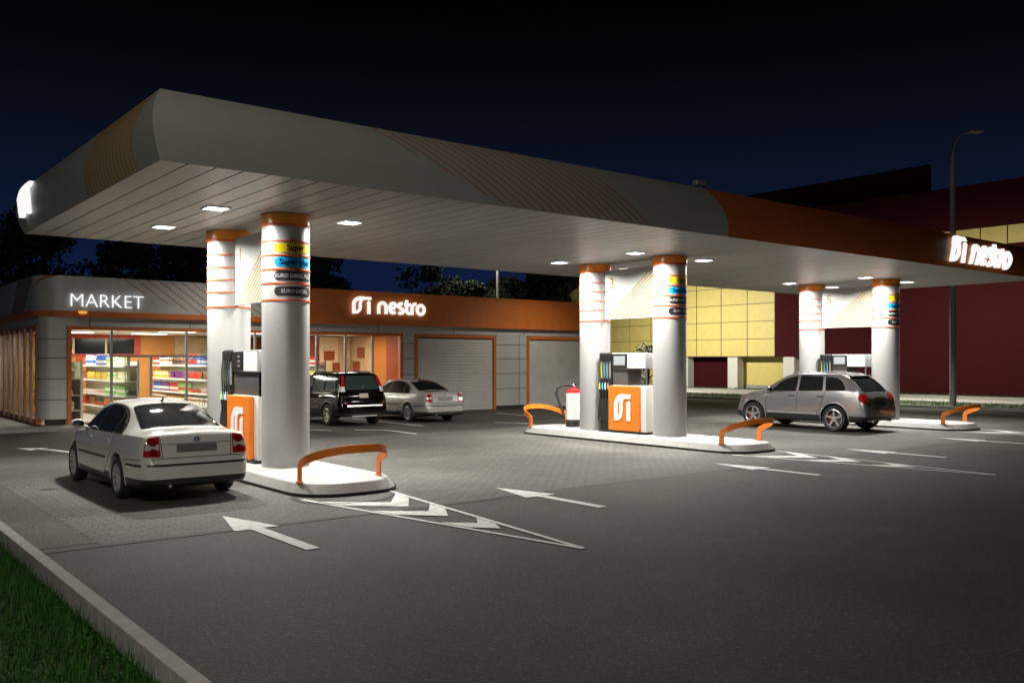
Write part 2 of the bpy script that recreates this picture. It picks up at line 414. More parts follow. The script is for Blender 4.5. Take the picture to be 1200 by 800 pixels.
# soffit planks with real grooves
sf = MB(); x = CX0-.02; pw = .38; i = 0
while x < CX1-.01:
    xe = min(x+pw, CX1)
    sf.box(max(x+.011, CX0), xe-.011, CY0, CY1, CZ, CZ+.03); x = xe; i += 1
def soffit_mat():
    m = mat('soffit planks', soff_c, .42, .1)
    nt = m.node_tree; b = nt.nodes['Principled BSDF']; N = nt.nodes.new; L = nt.links.new
    tc = N('ShaderNodeTexCoord'); mp = N('ShaderNodeMapping'); mp.inputs['Scale'].default_value = (1.9,.35,1); n = N('ShaderNodeTexNoise'); n.inputs['Scale'].default_value = 1.6; n.inputs['Detail'].default_value = 3
    L(tc.outputs['Object'], mp.inputs[0]); L(mp.outputs[0], n.inputs['Vector'])
    r = N('ShaderNodeValToRGB'); r.color_ramp.elements[0].position=.3; r.color_ramp.elements[1].position=.7
    r.color_ramp.elements[0].color=(soff_c[0]*.86,soff_c[1]*.86,soff_c[2]*.86,1); r.color_ramp.elements[1].color=(soff_c[0]*1.1,soff_c[1]*1.1,soff_c[2]*1.1,1)
    L(n.outputs['Fac'], r.inputs['Fac']); L(r.outputs['Color'], b.inputs['Base Color'])
    return m
sf.build('soffit', soffit_mat(), can)
b = MB(); b.box(CX0+.02, CX1-.02, CY0+.02, CY1-.02, CZ+.035, CZ+.06); b.build('soffit_backing', joint_m, can)
# line patterns on the fascia
def fline(b, fn, s0, s1, t0, t1, w, off=.004, n=12, bow=0):
    vs = []
    for i in range(n+1):
        u = i/n; t = t0+(t1-t0)*u; s = s0+(s1-s0)*u+bow*math.sin(PI*u)
        vs += [fn(s-w/2, t, off), fn(s+w/2, t, off)]
    b.add(vs, [(2*i, 2*i+1, 2*i+3, 2*i+2) for i in range(n)])
b = MB(); NL = 20
for i in range(NL):
    tx = 6.9+i*(11.1-6.9)/(NL-1); bx = tx+1.95
    t1 = (.62,.38,.14)[i] if i < 3 else .015
    u = 1-t1
    fline(b, fas_front, tx, tx+1.95*u, .985, t1, .035)
b.build('fascia_stripes', brownline, can, fix=False)
b = MB()
for i in range(15):
    u = i/14; fline(b, fas_left, 12.95+2.5*u, 12.2+2.35*u, .02, .98, .085, .004, bow=.25)
b.build('end_stripes', gold, can, fix=False)

# recessed lights + lamps
LAMP_W = 172
lite = emat('luminaire diffuser', (1,.97,.92), 14)
n_l = 0
proto = None
for ki, ix in enumerate(ISL):
    for (dx, y, side) in ((-1.28,15.2,'left front'), (1.28,15.2,'right front'), (-1.28,17.95,'left rear'), (1.28,17.95,'right rear')):
        who = ('nearest', 'middle', 'farthest')[ki]
        lab = 'square canopy ceiling light, %s of the four over the %s island' % (side, who)
        if proto is None:
            t = thing('ceiling_light', lab, 'light', (ix+dx, y, CZ), 'lights recessed in the canopy ceiling')
            f = MB()
            for q in ((-.2,-.17,-.2,.2),(.17,.2,-.2,.2),(-.17,.17,-.2,-.17),(-.17,.17,.17,.2)): f.box(*q, -.02, .012)
            f.build('frame', white, t)
            d = MB(); d.box(-.17,.17,-.17,.17,-.014,.01); d.build('diffuser', lite, t)
            proto = t
        else: t = copy_tree(proto, loc=(ix+dx, y, CZ), label=lab)
        la = bpy.data.lights.new('ceiling_lamp', 'AREA'); la.energy = LAMP_W; la.size = .34; la.spread = R(158); la.color = (1,.97,.91)
        lo = bpy.data.objects.new('ceiling_lamp', la); col.objects.link(lo); lo.location = (0, 0, -.03); lo.parent = t

# ------------------------------------------------------------------ columns
CR = .42
def wrap_text(b, body, size, ang, z, r, m=0, sx=1.0):
    vs, fs = text_geo(body, size, offset=size*.018)
    bm = bmesh.new(); V = [bm.verts.new(v) for v in vs]
    for f in fs:
        try: bm.faces.new([V[i] for i in f])
        except ValueError: pass
    xs = [v.co.x for v in bm.verts]; x = min(xs)
    while x < max(xs):
        bmesh.ops.bisect_plane(bm, geom=bm.verts[:]+bm.edges[:]+bm.faces[:], plane_co=(x,0,0), plane_no=(1,0,0)); x += .03
    for v in bm.verts:
        a = ang+v.co.x*sx/r; v.co = Vector((r*math.cos(a), r*math.sin(a), z+v.co.y))
    b.bm(bm, m)
def pill(b, a0, a1, z, h, r, n=30, m=0):
    vs = []; L = (a1-a0)*r
    for i in range(n+1):
        u = i/n; s = u*L; e = min(s, L-s); hh = h/2*(math.sqrt(max(0, 1-(1-e/(h/2))**2)) if e < h/2 else 1); hh = max(hh, .003)
        a = a0+(a1-a0)*u
        vs += [(r*math.cos(a), r*math.sin(a), z-hh), (r*math.cos(a), r*math.sin(a), z+hh)]
    b.add(vs, [(2*i, 2*i+2, 2*i+3, 2*i+1) for i in range(n)], m, True)
pill_y = mat('yellow label', (.5,.4,.008), .7, spec=.1); pill_b = mat('blue label', (.006,.26,.55), .7, spec=.1); pill_k = mat('black label', (.015,.015,.015), .4)
ink = mat('label ink', (.004,.004,.006), .8, spec=0.0); silverink = mat('silver ink', (.42,.42,.42), .4)
BANDS = (4.20,3.95,3.70,3.455,3.16)
def column(ix, y, front, label):
    t = thing('canopy_column', label, 'column', (ix, y, .2), 'columns holding up the canopy')
    b = MB(); b.lathe([(CR,0),(CR,4.3)], 48, m=0, cap=False); b.build('shaft', silver, t)
    b = MB(); b.lathe([(CR+.001,4.3),(CR+.018,4.31),(CR+.018,4.49),(CR+.001,4.497)], 48, cap=False); b.build('top_collar', mat('collar orange', (.92,.30,.03), .3, coat=.4), t)
    b = MB()
    b.lathe([(CR+.004,4.27),(CR+.022,4.275),(CR+.022,4.305),(CR+.004,4.31)], 48, cap=False)
    for z in BANDS: b.lathe([(CR+.001,z-.213),(CR+.012,z-.212),(CR+.012,z-.188),(CR+.001,z-.187)], 48, cap=False)
    b.build('band', redline, t)
    if front:
        for k, (z, m, txt, tm, sz) in enumerate(((3.88,pill_y,'Super',ink,.145), (3.63,pill_b,'Super plus',ink,.142), (3.385,pill_k,'EURO DIESEL PLUS',silverink,.09), (3.115,pill_k,'EURO DIESEL',silverink,.09))):
            p = MB(); pill(p, R(-143), R(-37), z, .165, CR+.004); po = p.build('fuel_label', m, t)
            q = MB(); wrap_text(q, txt, sz, R(-90), z, CR+.007); q.build('lettering', tm, po, fix=False)
    return t
W3 = ('nearest', 'middle', 'farthest')
for k, ix in enumerate(ISL):
    column(ix+.02, 15.25, True, 'front silver column with fuel name labels on the %s pump island' % W3[k])
    column(ix+.02, 17.95, False, 'rear plain silver column with orange bands on the %s pump island' % W3[k])

# number boards between the columns
for k, ix in enumerate(ISL):
    num = ('1','3','5')[k]
    t = thing('number_board', 'white board numbered %s with yellow slanting lines between two columns' % num, 'sign', (ix+.02, 16.6, 3.2), 'number boards between the columns')
    y0, y1 = -.93, .93
    b = MB(); b.box(-.04,.04,y0,y1,0,1.32); b.build('panel', mat('number board white', (.42,.42,.40), .6, var=.03, spec=.2), t)
    b = MB()
    for i in range(13):   # slanting lines, all clipped to the board; seen from -X the +Y end is on the left
        s0 = .84-i*.135    # foot on the bottom edge
        z1 = min(1.31, (s0+.92)*.78 if i else 1.31)
        ytop = max(-.92, s0-1.31/.78*1.0); 
        zt_ = min(1.31, (s0-(-.92))*.78)
        ye = s0-zt_/.78
        w = .025
        b.add([(-.0425,s0-w,.012),(-.0425,s0+w,.012),(-.0425,ye+w,zt_),(-.0425,ye-w,zt_)], [(0,1,2,3)])
    b.build('slanting_lines', yellow_line, t)
    vs, fs = text_geo(num, .42)
    b = MB(); b.add([(-.0425, .66-v[0], .95+v[1]) for v in vs], fs); b.build('numeral', yellow_line, t, fix=False)
# ------------------------------------------------------------------ islands, barriers, dispensers
def isl_outline(hw, y0, y1, er, n=14):
    # straight sides, flattened rounded ends
    pts = []
    for i in range(n+1):
        a = PI+PI*i/n; pts.append((hw*abs(math.cos(a))**.7*(1 if math.cos(a) > 0 else -1), y0+er+er*math.sin(a)))
    for i in range(n+1):
        a = PI*i/n; pts.append((hw*abs(math.cos(a))**.7*(1 if math.cos(a) > 0 else -1), y1-er+er*math.sin(a)))
    return pts
IY0, IY1 = 12.42, 20.35
kerb_face = mat('island stone', (.36,.355,.335), .6, var=.08, vscale=5, bump=.08, bscale=120)
isl_top = mat('island top', (.40,.40,.385), .6, var=.06, vscale=4, bump=.06, bscale=90)
for k, ix in enumerate(ISL):
    t = thing('pump_island', 'raised pale pump island with rounded ends, the %s of three' % W3[k], 'island', (ix, 0, 0), 'pump islands under the canopy')
    def loft(levels, name, m, cap):
        b = MB(); n = None
        for j, (hw, e, z) in enumerate(levels):
            o = isl_outline(hw, IY0+e, IY1-e, .75); n = len(o); b.v += [(p[0], p[1], z) for p in o]
        for j in range(len(levels)-1):
            for i in range(n): b.f.append([j*n+i, j*n+(i+1) % n, (j+1)*n+(i+1) % n, (j+1)*n+i]); b.m.append(0); b.sm.append(True)
        if cap: b.f.append([(len(levels)-1)*n+i for i in range(n)]); b.m.append(0); b.sm.append(False)
        b.build(name, m, t, sharp=30)
    loft([(.92,0,.0),(.92,0,.055)], 'base_strip', black, False)
    loft([(.905,.012,.05),(.83,.12,.19),(.815,.14,.198)], 'sloped_edge', kerb_face, False)
    loft([(.82,.135,.196),(.80,.16,.204)], 'top', isl_top, True)

def barrier(ix, yf, sgn, label):
    # flat orange band: foot, bends outwards, runs round the island tip and back. sgn=-1 front end
    t = thing('hoop_barrier', label, 'barrier', (ix, yf, .2), 'orange hoop barriers on the islands')
    fw = .70; P = []; NN = []
    P += [Vector((-fw,0,0)), Vector((-fw,0,.22)), Vector((-fw,sgn*.006,.255)), Vector((-fw,sgn*.03,.285))]; NN += [Vector((-1,0,0))]*4
    n = 26
    for i in range(n+1):
        a = PI*i/n; x = -math.cos(a); q = max(0.0, math.sin(a))
        P.append(Vector((x*(fw+.04*q), sgn*(.07+.62*q), .305+.235*min(1, q*1.05)**.9))); NN.append(Vector((x, sgn*q, 0)).normalized())
    P += [Vector((fw,sgn*.03,.285)), Vector((fw,sgn*.006,.255)), Vector((fw,0,.22)), Vector((fw,0,0))]; NN += [Vector((1,0,0))]*4
    b = MB(); vs = []
    for i, p in enumerate(P):
        tg = (P[min(i+1, len(P)-1)]-P[max(i-1, 0)]).normalized(); nn = NN[i]
        nn = (nn-tg*nn.dot(tg)).normalized(); wd = tg.cross(nn).normalized(); h, th = .062, .011
        vs += [p+wd*h+nn*th, p-wd*h+nn*th, p-wd*h-nn*th, p+wd*h-nn*th]
    fs = []
    for i in range(len(P)-1):
        for j in range(4): fs.append((i*4+j, i*4+(j+1) % 4, i*4+(j+1) % 4+4, i*4+j+4))
    fs += [(0,1,2,3), tuple(len(vs)-4+q for q in (3,2,1,0))]
    b.add(vs, fs, 0, True); b.build('band', orange, t, sharp=40)
    for sx in (-1, 1): MB().box(sx*fw-.03, sx*fw+.03, -.09, .09, 0.004, .016).build('foot_plate', orange, t)
for k, ix in enumerate(ISL):
    barrier(ix-.08, 13.0, -1, 'orange hoop barrier at the front end of the %s pump island' % W3[k])
    barrier(ix-.08, 19.75, 1, 'orange hoop barrier at the rear end of the %s pump island' % W3[k])

# emblem: two swept strokes and a stem
def emblem(b, w, h, d0, d1, fr, ox=0, oy=0, sw=.2, m=0):
    f = lambda u, v, q: fr(ox+u*w, oy+v*h, q)
    k = w/h
    def st(pts, wd, e0=0): stroke_prism(b, [(u*k, v) for u, v in pts], wd, d0+e0, d1+e0, lambda u, v, q: f(u/k, v, q), m=m)
    st([(.10,.0),(.10,.55)]+[(.10+.36*(1-math.cos(R(a))), .55+.35*math.sin(R(a))) for a in range(10, 91, 10)]+[(.62,.9)], sw)
    st([(.10,.085),(.18,.085)]+[(.18+.24*math.sin(R(a)), .085+.30*(1-math.cos(R(a)))) for a in range(10, 91, 10)]+[(.42,.60)]+[(.42+.26*(1-math.cos(R(a))), .60+.30*math.sin(R(a))) for a in range(10, 91, 10)]+[(.98,.9)], sw*.85, .003)
    st([(.86,0),(.86,.64),(.80,.70)], sw, .006)
def nestro_word(b, x0, h, d0, d1, fr, m=0, oy=0):
    # lower case rounded letters; X = x height, w = stroke
    X = h*.66; w = X*.265; x = [x0]; c = .1175
    f = lambda u, v, q: fr(u, oy+v, q)
    def st(pts, closed=False, e0=0): stroke_prism(b, [(x[0]+u*X, v*X) for u, v in pts], w, d0+e0, d1+e0, f, closed, m)
    st([(c,0),(c,.52)]+arc(c+.33,.55,.33,172,8,12,.33)+[(c+.66,.52),(c+.66,0)]); x[0] += X*1.0
    st([(c+.10,.50),(c+.48,.50)], e0=.003); st(arc(c+.30,.50,.30,8,312,20,.38)); x[0] += X*.80
    st(arc(c+.24,.70,.22,55,250,10,.18)[:-1]+arc(c+.20,.29,.24,72,-140,12,.18), e0=.006); x[0] += X*.60
    st([(c+.16,1.18),(c+.16,.36)]+arc(c+.42,.36,.26,185,275,8,.24), e0=.003); st([(c-.06,.82),(c+.54,.82)], e0=.009); x[0] += X*.62
    st([(c+.04,0),(c+.04,.5)]+arc(c+.36,.52,.32,172,75,8,.36), e0=.006); x[0] += X*.52
    st(arc(c+.35,.44,.34,0,342,20,.36), closed=True, e0=.009); x[0] += X*.92
    return x[0]-x0

def dispenser(ix, label, gap, full_steel):
    # long axis along Y, pump faces at -X and +X
    t = thing('fuel_dispenser', label, 'fuel pump', (ix+.02, 16.58, .2), 'fuel dispensers between the columns')
    Y0, Y1, YH = -.80, .42, .86     # body, hose tower
    b = MB(); b.box(-.36,.36,Y0+.02,YH,0,.06); b.build('base', black, t)
    b = MB(); b.box(-.30,.30,Y0,Y1,.06,1.24,0,.012); b.build('cabinet', white, t)
    for sx in (-1, 1):
        d = MB(); fr = lambda u, v, w_, sx=sx: (sx*(.30+w_), u, v)
        d.box(*sorted((sx*.302, sx*.40)), Y0+.16, Y1+.03, .07, 1.235, 0, .018)
        dd = d.build('orange_door', orange, t)
        d = MB(); yc = (Y0+.16+Y1+.03)/2
        fre = (lambda u, v, q: (-.40-q, yc+.32-u, .33+v)) if sx < 0 else (lambda u, v, q: (.40+q, yc-.32+u, .33+v))
        emblem(d, .60, .70, .002, .007, fre, sw=.2); d.build('emblem', white, dd)
        for yy in (Y0+.30, Y1-.12): MB().lathe([(.012,0),(.012,.006)], 10, (sx*.403-(.006 if sx < 0 else 0), yy, 1.16), 'x').build('screw', steel, dd)
    # upper: steel section
    b = MB(); ys = Y0 if full_steel else -.12
    b.box(-.27,.27,ys,Y1-.01,1.24,1.68); b.build('steel_section', steel, t)
    MB().box(-.27,-.24,Y0,Y0+.03,1.24,1.70).build('head_post', steel, t); MB().box(.24,.27,Y0,Y0+.03,1.24,1.70).build('head_post', steel, t)
    h = MB(); h.box(-.29,.29,Y0,Y1,1.68,2.09,0,.01); hd = h.build('head', mat('pump head', (.5,.5,.49), .35, .5), t)
    for sx in (-1, 1):
        m_ = MB(); m_.box(*sorted((sx*.292, sx*.315)), -.14, Y1-.02, 1.70, 2.06); so = m_.build('display_frame', black, hd)
        m_ = MB(); m_.box(*sorted((sx*.316, sx*.319)), -.08, Y1-.09, 1.77, 2.01)
        m_.build('screen', mat('lit screen', (.28,.30,.31), .2, emit=.0) if not full_steel else black, hd)
        if full_steel:
            for r_ in range(3):
                vs, fs = text_geo(('0.00','0.00','1.00')[r_], .06)
                q = MB(); q.add([(sx*.3205, .07+sx*v[0], 1.97-.09*r_+v[1]) for v in vs], fs)
                q.build('display_digits', mat('display ink', (.5,.5,.48), .4), hd, fix=False)
        m_ = MB(); m_.box(*sorted((sx*.292, sx*.312)), Y0+.03, -.16, 1.70, 2.06)
        m_.build('white_panel', mat('pump white', (.7,.7,.68), .4), hd)
    # hose tower
    b = MB(); b.box(-.30,.30,Y1+.01,YH,.06,2.10,0,.01); b.build('hose_tower', black, t)
    cols = (mat('yellow tag', (.8,.62,.02), .4), mat('blue tag', (.03,.45,.75), .4), mat('grey tag', (.3,.3,.3), .4), mat('light grey tag', (.24,.24,.24), .4))
    tip = (cols[0], cols[1], mat('white tag', (.75,.75,.75), .4), cols[2])
    for sx in (-1, 1):
        for i in range(4):
            yy = YH-.06-i*.105
            p = MB(); p.box(*sorted((sx*.302, sx*.345)), yy-.042, yy+.042, 1.9, 2.08, 0, .01); ho = p.build('hose_outlet', black, t)
            p = MB(); p.box(*sorted((sx*.303, sx*.312)), yy-.034, yy+.034, 1.42, 1.88); p.build('grade_strip', cols[i], t)
            # nozzle in its holster
            p = MB(); p.tube([(sx*.31, yy, 1.32),(sx*.345, yy, 1.22),(sx*.36, yy-.005, 1.10),(sx*.345, yy-.01, .98),(sx*.33, yy, .86)], [.022,.03,.032,.03,.024], 8)
            nz = p.build('nozzle', black, t)
            p = MB(); p.tube([(sx*.345, yy+.02, 1.30),(sx*.374, yy-.0, 1.20),(sx*.382, yy-.015, 1.13)], [.016,.022,.016], 8); p.build('nozzle_grip_cover', tip[i], nz)
            p = MB()
            pts = [(sx*.34, yy, 1.9),(sx*.37, yy-.01, 1.7),(sx*.36, yy-.02, 1.3),(sx*.375, yy-.025, .8),(sx*.40, yy-.015, .38),(sx*.42, yy, .27),(sx*.41, yy+.02, .38),(sx*.385, yy+.015, .7),(sx*.37, yy, .9)]
            p.tube(pts, .016, 8); p.build('hose', rubber, t)
    return t
dispenser(ISL[0], 'orange and white fuel pump numbered for the nearest island, beside the white car', False, True)
dispenser(ISL[1], 'orange and white fuel pump on the middle island beside the fire extinguisher', True, False)
dispenser(ISL[2], 'fuel pump on the farthest island, mostly hidden by the silver off-road car', True, False)

# fire extinguisher (large, wheeled type on its stand)
t = thing('fire_extinguisher', 'big red fire extinguisher with white label and black hose by the rear column', 'extinguisher', (17.42, 19.0, .2))
red = mat('extinguisher red', (.55,.015,.02), .3, coat=.5)
b = MB(); b.lathe([(.20,.2),(.205,.22),(.205,.98),(.19,1.04),(.12,1.09),(.05,1.11),(.045,1.14)], 28); bo = b.build('cylinder', red, t)
b = MB(); n = 26
vs = []; 
for i in range(n+1):
    a = R(-225+210*i/n); vs += [(.2075*math.cos(a), .2075*math.sin(a), .22), (.2075*math.cos(a), .2075*math.sin(a), .97)]
b.add(vs, [(2*i, 2*i+2, 2*i+3, 2*i+1) for i in range(n)], 0, True); b.build('white_label', white, bo)
b = MB(); b.lathe([(.17,.0),(.19,.01),(.208,.04),(.208,.20),(.19,.22)], 28); b.build('base_ring', black, t)
b = MB(); b.lathe([(.04,1.13),(.055,1.15),(.055,1.19),(.03,1.22)], 16); b.build('valve', chrome, t)
b = MB(); b.tube([(0,0,1.2),(.12,-.1,1.26),(.26,-.2,1.27)], .018, 8); b.tube([(0,0,1.19),(.12,-.1,1.2),(.24,-.2,1.14)], .014, 8); b.build('lever', black, t)
b = MB(); b.tube([(-.03,.02,1.18),(-.2,.17,1.2),(-.33,.28,1.12),(-.36,.32,.95),(-.30,.26,.7),(-.22,.2,.45),(-.18,.17,.25)], .036, 10); b.build('hose', rubber, t)

# ------------------------------------------------------------------ lit signs
def curved(x0, z0):   # on the canopy front: u along x, v up, q outward
    def fr(u, v, q):
        z = z0+v; t_ = max(0, min(1, (z-CZ)/CH)); return (x0+u, CY0-PROF(t_)-q, z)
    return fr
halo = emat('sign halo', (1,1,1), 2.2)
t = thing('canopy_sign', 'glowing white emblem and lettering on the orange front edge of the canopy', 'sign', (25.0, CY0-.2, 4.8))
def loc_fr(fr, o): return lambda u, v, q: tuple(a-b_ for a, b_ in zip(fr(u, v, q), o))
b = MB(); emblem(b, .86, .74, .05, .12, loc_fr(curved(24.95, 4.83), t.location), sw=.2); b.build('emblem', wtext, t)
b = MB(); w_ = nestro_word(b, 0, .86, .05, .12, loc_fr(curved(26.1, 4.83), t.location)); b.build('lettering', wtext, t)
t = thing('end_sign', 'glowing white emblem standing off the left end of the canopy', 'sign', (CX0-.2, 19.6, 4.95))
def left_fr(u, v, q):
    z = 4.93+v; t_ = max(0, min(1, (z-CZ)/CH)); return (CX0-PROF(t_)-q-(CX0-.2), 20.15-u-19.6, z-4.95)
b = MB(); emblem(b, .85, .62, .03, .12, left_fr, sw=.22); b.build('emblem', wtext, t)

# floodlight on top of the canopy edge
t = thing('floodlight', 'small unlit floodlight on a bracket on top of the canopy edge', 'light', (14.75, 12.2, prof_z(1)))
b = MB(); b.box(-.03,.03,-.03,.03,0,.08); b.build('bracket', alu, t)
b = MB(); b.box(-.16,.16,-.07,.07,.08,.2,0,.02); b.build('head', alu, t)
# ------------------------------------------------------------------ cars (front towards +Y, origin on the ground under the rear axle centre)
carglass = mat('car glass', (.012,.014,.014), .04, spec=.55)
carglass_g = mat('car glass green', (.04,.06,.055), .08, spec=.2)
red_lens = mat('red lens', (.42,.012,.02), .12, coat=.6); red_dark = mat('dark red lens', (.22,.006,.012), .12, coat=.6); clear_lens = mat('clear lens', (.5,.48,.45), .15, coat=.6)
seam_m = mat('panel gap', (.012,.012,.012), .8); plate_m = mat('plate holder', (.16,.155,.14), .5); cream_plate = mat('cream plate', (.55,.47,.36), .5)
inner = mat('wheel arch liner', (.008,.008,.008), .9)
black_trim = mat('black trim', (.02,.02,.02), .45)
def paint(name, c, metal, rough=.28): return mat(name, c, rough, metal, coat=.8)

class Car:
    def __init__(s, name, label, loc, rz, pr, paintm, trimz, group=None):
        s.t = thing(name, label, 'car', loc, group, rz); s.p = pr; s.paint = paintm
        L = pr['L']; s.y0 = -pr['ro']     # local y of the tail
        zt, zb, wb, wt, zs = (pchip(pr[k]) for k in ('zt','zb','wb','wt','zs'))
        cr = pchip(pr['crown'])
        wmx = pr.get('wm', 1.07)
        st = []
        x = 0
        marks = [0,.008,.02,.035,.05,.065,.08,.1,.12,.14,.16,.18,.2,.23,.27,.32,.38]
        st = marks+[.45+i*(L-.9)/58 for i in range(59)]+[L-m for m in marks[::-1]]
        def section(u):
            top = zt(u); c = min(cr(u), max(.004, (top-zs(u))*.2)); z0 = zs(u)
            zr = top-c; z3 = min(zb(u), zr-.006); H = z3-z0; w3 = wb(u); w2 = min(wt(u), w3-.004)
            P = [(0, top), (w2*.55, top-c*.22), (w2*.93, top-c*.72), (w2, zr-.012*min(1, (zr-z3)*4)), (w3-.012, z3+.012*min(1, (zr-z3)*4)), (w3, z3-.012), (w3*wmx**.7, z3-.25*H), (w3*wmx, z3-.52*H), (w3*wmx*.992, z3-.80*H), (w3*wmx*.965, z0+.05), (w3*wmx*.90, z0), (0, z0)]
            for it in range(3):
                Q = [P[0]]
                for i in range(len(P)-1):
                    a, b = P[i], P[i+1]
                    k = .25
                    if i > 0: Q.append((a[0]*(1-k)+b[0]*k, a[1]*(1-k)+b[1]*k))
                    if i < len(P)-2: Q.append((a[0]*k+b[0]*(1-k), a[1]*k+b[1]*(1-k)))
                Q.append(P[-1]); P = Q
            return P
        bm = bmesh.new(); rows = []
        for u in st:
            P = section(u); row = [bm.verts.new((px, s.y0+u, pz)) for px, pz in P]+[bm.verts.new((-px, s.y0+u, pz)) for px, pz in P[-2:0:-1]]
            rows.append(row)
        n = len(rows[0])
        for a, b in zip(rows, rows[1:]):
            for i in range(n): bm.faces.new((a[i], b[i], b[(i+1) % n], a[(i+1) % n]))
        bm.faces.new(rows[0]); bm.faces.new(rows[-1][::-1])
        bmesh.ops.recalc_face_normals(bm, faces=bm.faces[:])
        s.bvh = BVHTree.FromBMesh(bm)
        for z in trimz[:1]: bmesh.ops.bisect_plane(bm, geom=bm.verts[:]+bm.edges[:]+bm.faces[:], plane_co=(0,0,z), plane_no=(0,0,1))
        for f in bm.faces:
            f.smooth = True
            if f.calc_center_median().z < trimz[0]: f.material_index = 1
        me = bpy.data.meshes.new('body'); bm.to_mesh(me); bm.free()
        for m in (paintm, black_trim, inner): me.materials.append(m)
        o = bpy.data.objects.new('body', me); col.objects.link(o)
        # wheel arches
        wb_ = pr['wheelbase']; ra = pr['R']+pr.get('gap', .055); cut = MB()
        for ay in (0, wb_):
            for sx in (-1, 1): cut.lathe([(ra, .50*sx), (ra, 1.2*sx)], 40, (0, ay, pr['R']+.01), 'x', 2, False)
        cm = MB(); cm.v, cm.f, cm.m, cm.sm = cut.v, cut.f, cut.m, cut.sm
        co_ = cm.build('arch_cutter', [paintm, black_trim, inner])
        md = o.modifiers.new('b', 'BOOLEAN'); md.operation = 'DIFFERENCE'; md.solver = 'EXACT'; md.object = co_
        dg = bpy.context.evaluated_depsgraph_get(); dg.update()
        me2 = bpy.data.meshes.new_from_object(o.evaluated_get(dg))
        o.modifiers.clear(); o.data = me2; bpy.data.objects.remove(co_); bpy.data.meshes.remove(me)
        me2.name = 'body'; me2.polygons.foreach_set('use_smooth', [True]*len(me2.polygons)); me2.set_sharp_from_angle(angle=R(32))
        o.parent = s.t; s.body = o
    def cast(s, o, d):
        h = s.bvh.ray_cast(o, d)
        if h[0] is None:
            h = s.bvh.find_nearest(o+d*1.5)
        return h[0], h[1]
    def decal(s, name, poly, view, m, off=.003, step=.05, parent=None, mb=None, mi=0, inset=True):
        # poly in (a,b): side views: (y,z) ; rear/front: (x,z) ; top: (x,y)
        V = {'L': (lambda a, b: Vector((-3, a, b)), Vector((1,0,0))), 'R': (lambda a, b: Vector((3, a, b)), Vector((-1,0,0))),
             'B': (lambda a, b: Vector((a, s.y0-3, b)), Vector((0,1,0))), 'F': (lambda a, b: Vector((a, s.y0+s.p['L']+3, b)), Vector((0,-1,0))),
             'T': (lambda a, b: Vector((a, b, 4)), Vector((0,0,-1)))}[view]
        bm = bmesh.new(); vv = [bm.verts.new((a, b, 0)) for a, b in poly]; bm.faces.new(vv)
        for ax in (0, 1):
            lo = min(p[ax] for p in poly); hi = max(p[ax] for p in poly); x = lo+step
            while x < hi-step*.2:
                no = (1,0,0) if ax == 0 else (0,1,0); bmesh.ops.bisect_plane(bm, geom=bm.verts[:]+bm.edges[:]+bm.faces[:], plane_co=(x if ax == 0 else 0, x if ax else 0, 0), plane_no=no); x += step
        data = {}
        for v in bm.verts:
            h, n = s.cast(V[0](v.co.x, v.co.y), V[1])
            if n.dot(V[1]) > 0: n = -n
            data[v] = (h, n)
        # smooth the normals a little
        nn = {}
        for v in bm.verts:
            q = data[v][1].copy()
            for e in v.link_edges: q += data[e.other_vert(v)][1]
            nn[v] = q.normalized()
        be = [e for e in bm.edges if e.is_boundary]
        for v in bm.verts: v.co = data[v][0]+nn[v]*off
        ret = bmesh.ops.extrude_edge_only(bm, edges=be)
        newv = [g_ for g_ in ret['geom'] if isinstance(g_, bmesh.types.BMVert)]
        ob = {}
        for e in ret['geom']:
            if isinstance(e, bmesh.types.BMEdge): pass
        old = list(nn.keys())
        for v in newv:
            src = min((e.other_vert(v) for e in v.link_edges if e.other_vert(v) in nn), key=lambda w_: (w_.co-v.co).length)
            v.co = v.co-nn[src]*(off+.003)
        bmesh.ops.recalc_face_normals(bm, faces=bm.faces[:])
        b = mb or MB(); b.bm(bm, mi, True)
        if mb is not None: return None
        o = b.build(name, m, parent or s.t, fix=False, sharp=40)
        # face outward
        c_ = o.data.polygons[0]
        return o
    def strip(s, mb, pts, w, view, off=.002, step=.06):
        for a, b in zip(pts, pts[1:]):
            d = Vector((b[0]-a[0], b[1]-a[1])).normalized()*w*.5; n = Vector((-d.y, d.x)); a_ = Vector(a)-d*.5; b_ = Vector(b)+d*.5
            s.decal('', [(a_.x+n.x, a_.y+n.y), (a_.x-n.x, a_.y-n.y), (b_.x-n.x, b_.y-n.y), (b_.x+n.x, b_.y+n.y)], view, None, off, step, mb=mb)
    def wheel(s, x, y, sx, style):
        p = s.p; Rr = p['R']; rr = p['rim']; wd = p['tw']
        t = bpy.data.objects.new('wheel', None); col.objects.link(t); t.parent = s.t; t.location = (x, y, Rr); t.empty_display_size = .1
        if sx > 0: t.rotation_euler = (0, 0, PI)
        # outer face towards -x in local
        b = MB(); h = wd/2
        b.lathe([(rr, h),(rr+.03, h),(Rr-.035, h*1.0),(Rr-.008, h*.82),(Rr, h*.6),(Rr, -h*.6),(Rr-.008, -h*.82),(Rr-.035, -h),(rr+.02, -h*.98),(rr, -h*.9),(rr-.01,-h*.6)], 44, axis='x', cap=False)
        b.build('tyre', rubber, t)
        b = MB()
        b.lathe([(rr+.004,-h*.93),(rr-.012,-h*.97),(rr-.024,-h*.90),(rr-.03,-h*.3),(rr-.03,h*.7)], 40, axis='x', cap=False)
        b.lathe([(.001,-h*.72),(.03,-h*.74),(.055,-h*.70),(.07,-h*.6),(.07,-h*.3)], 24, axis='x', cap=False)
        ns = style[0]; sw0, sw1 = style[1], style[2]
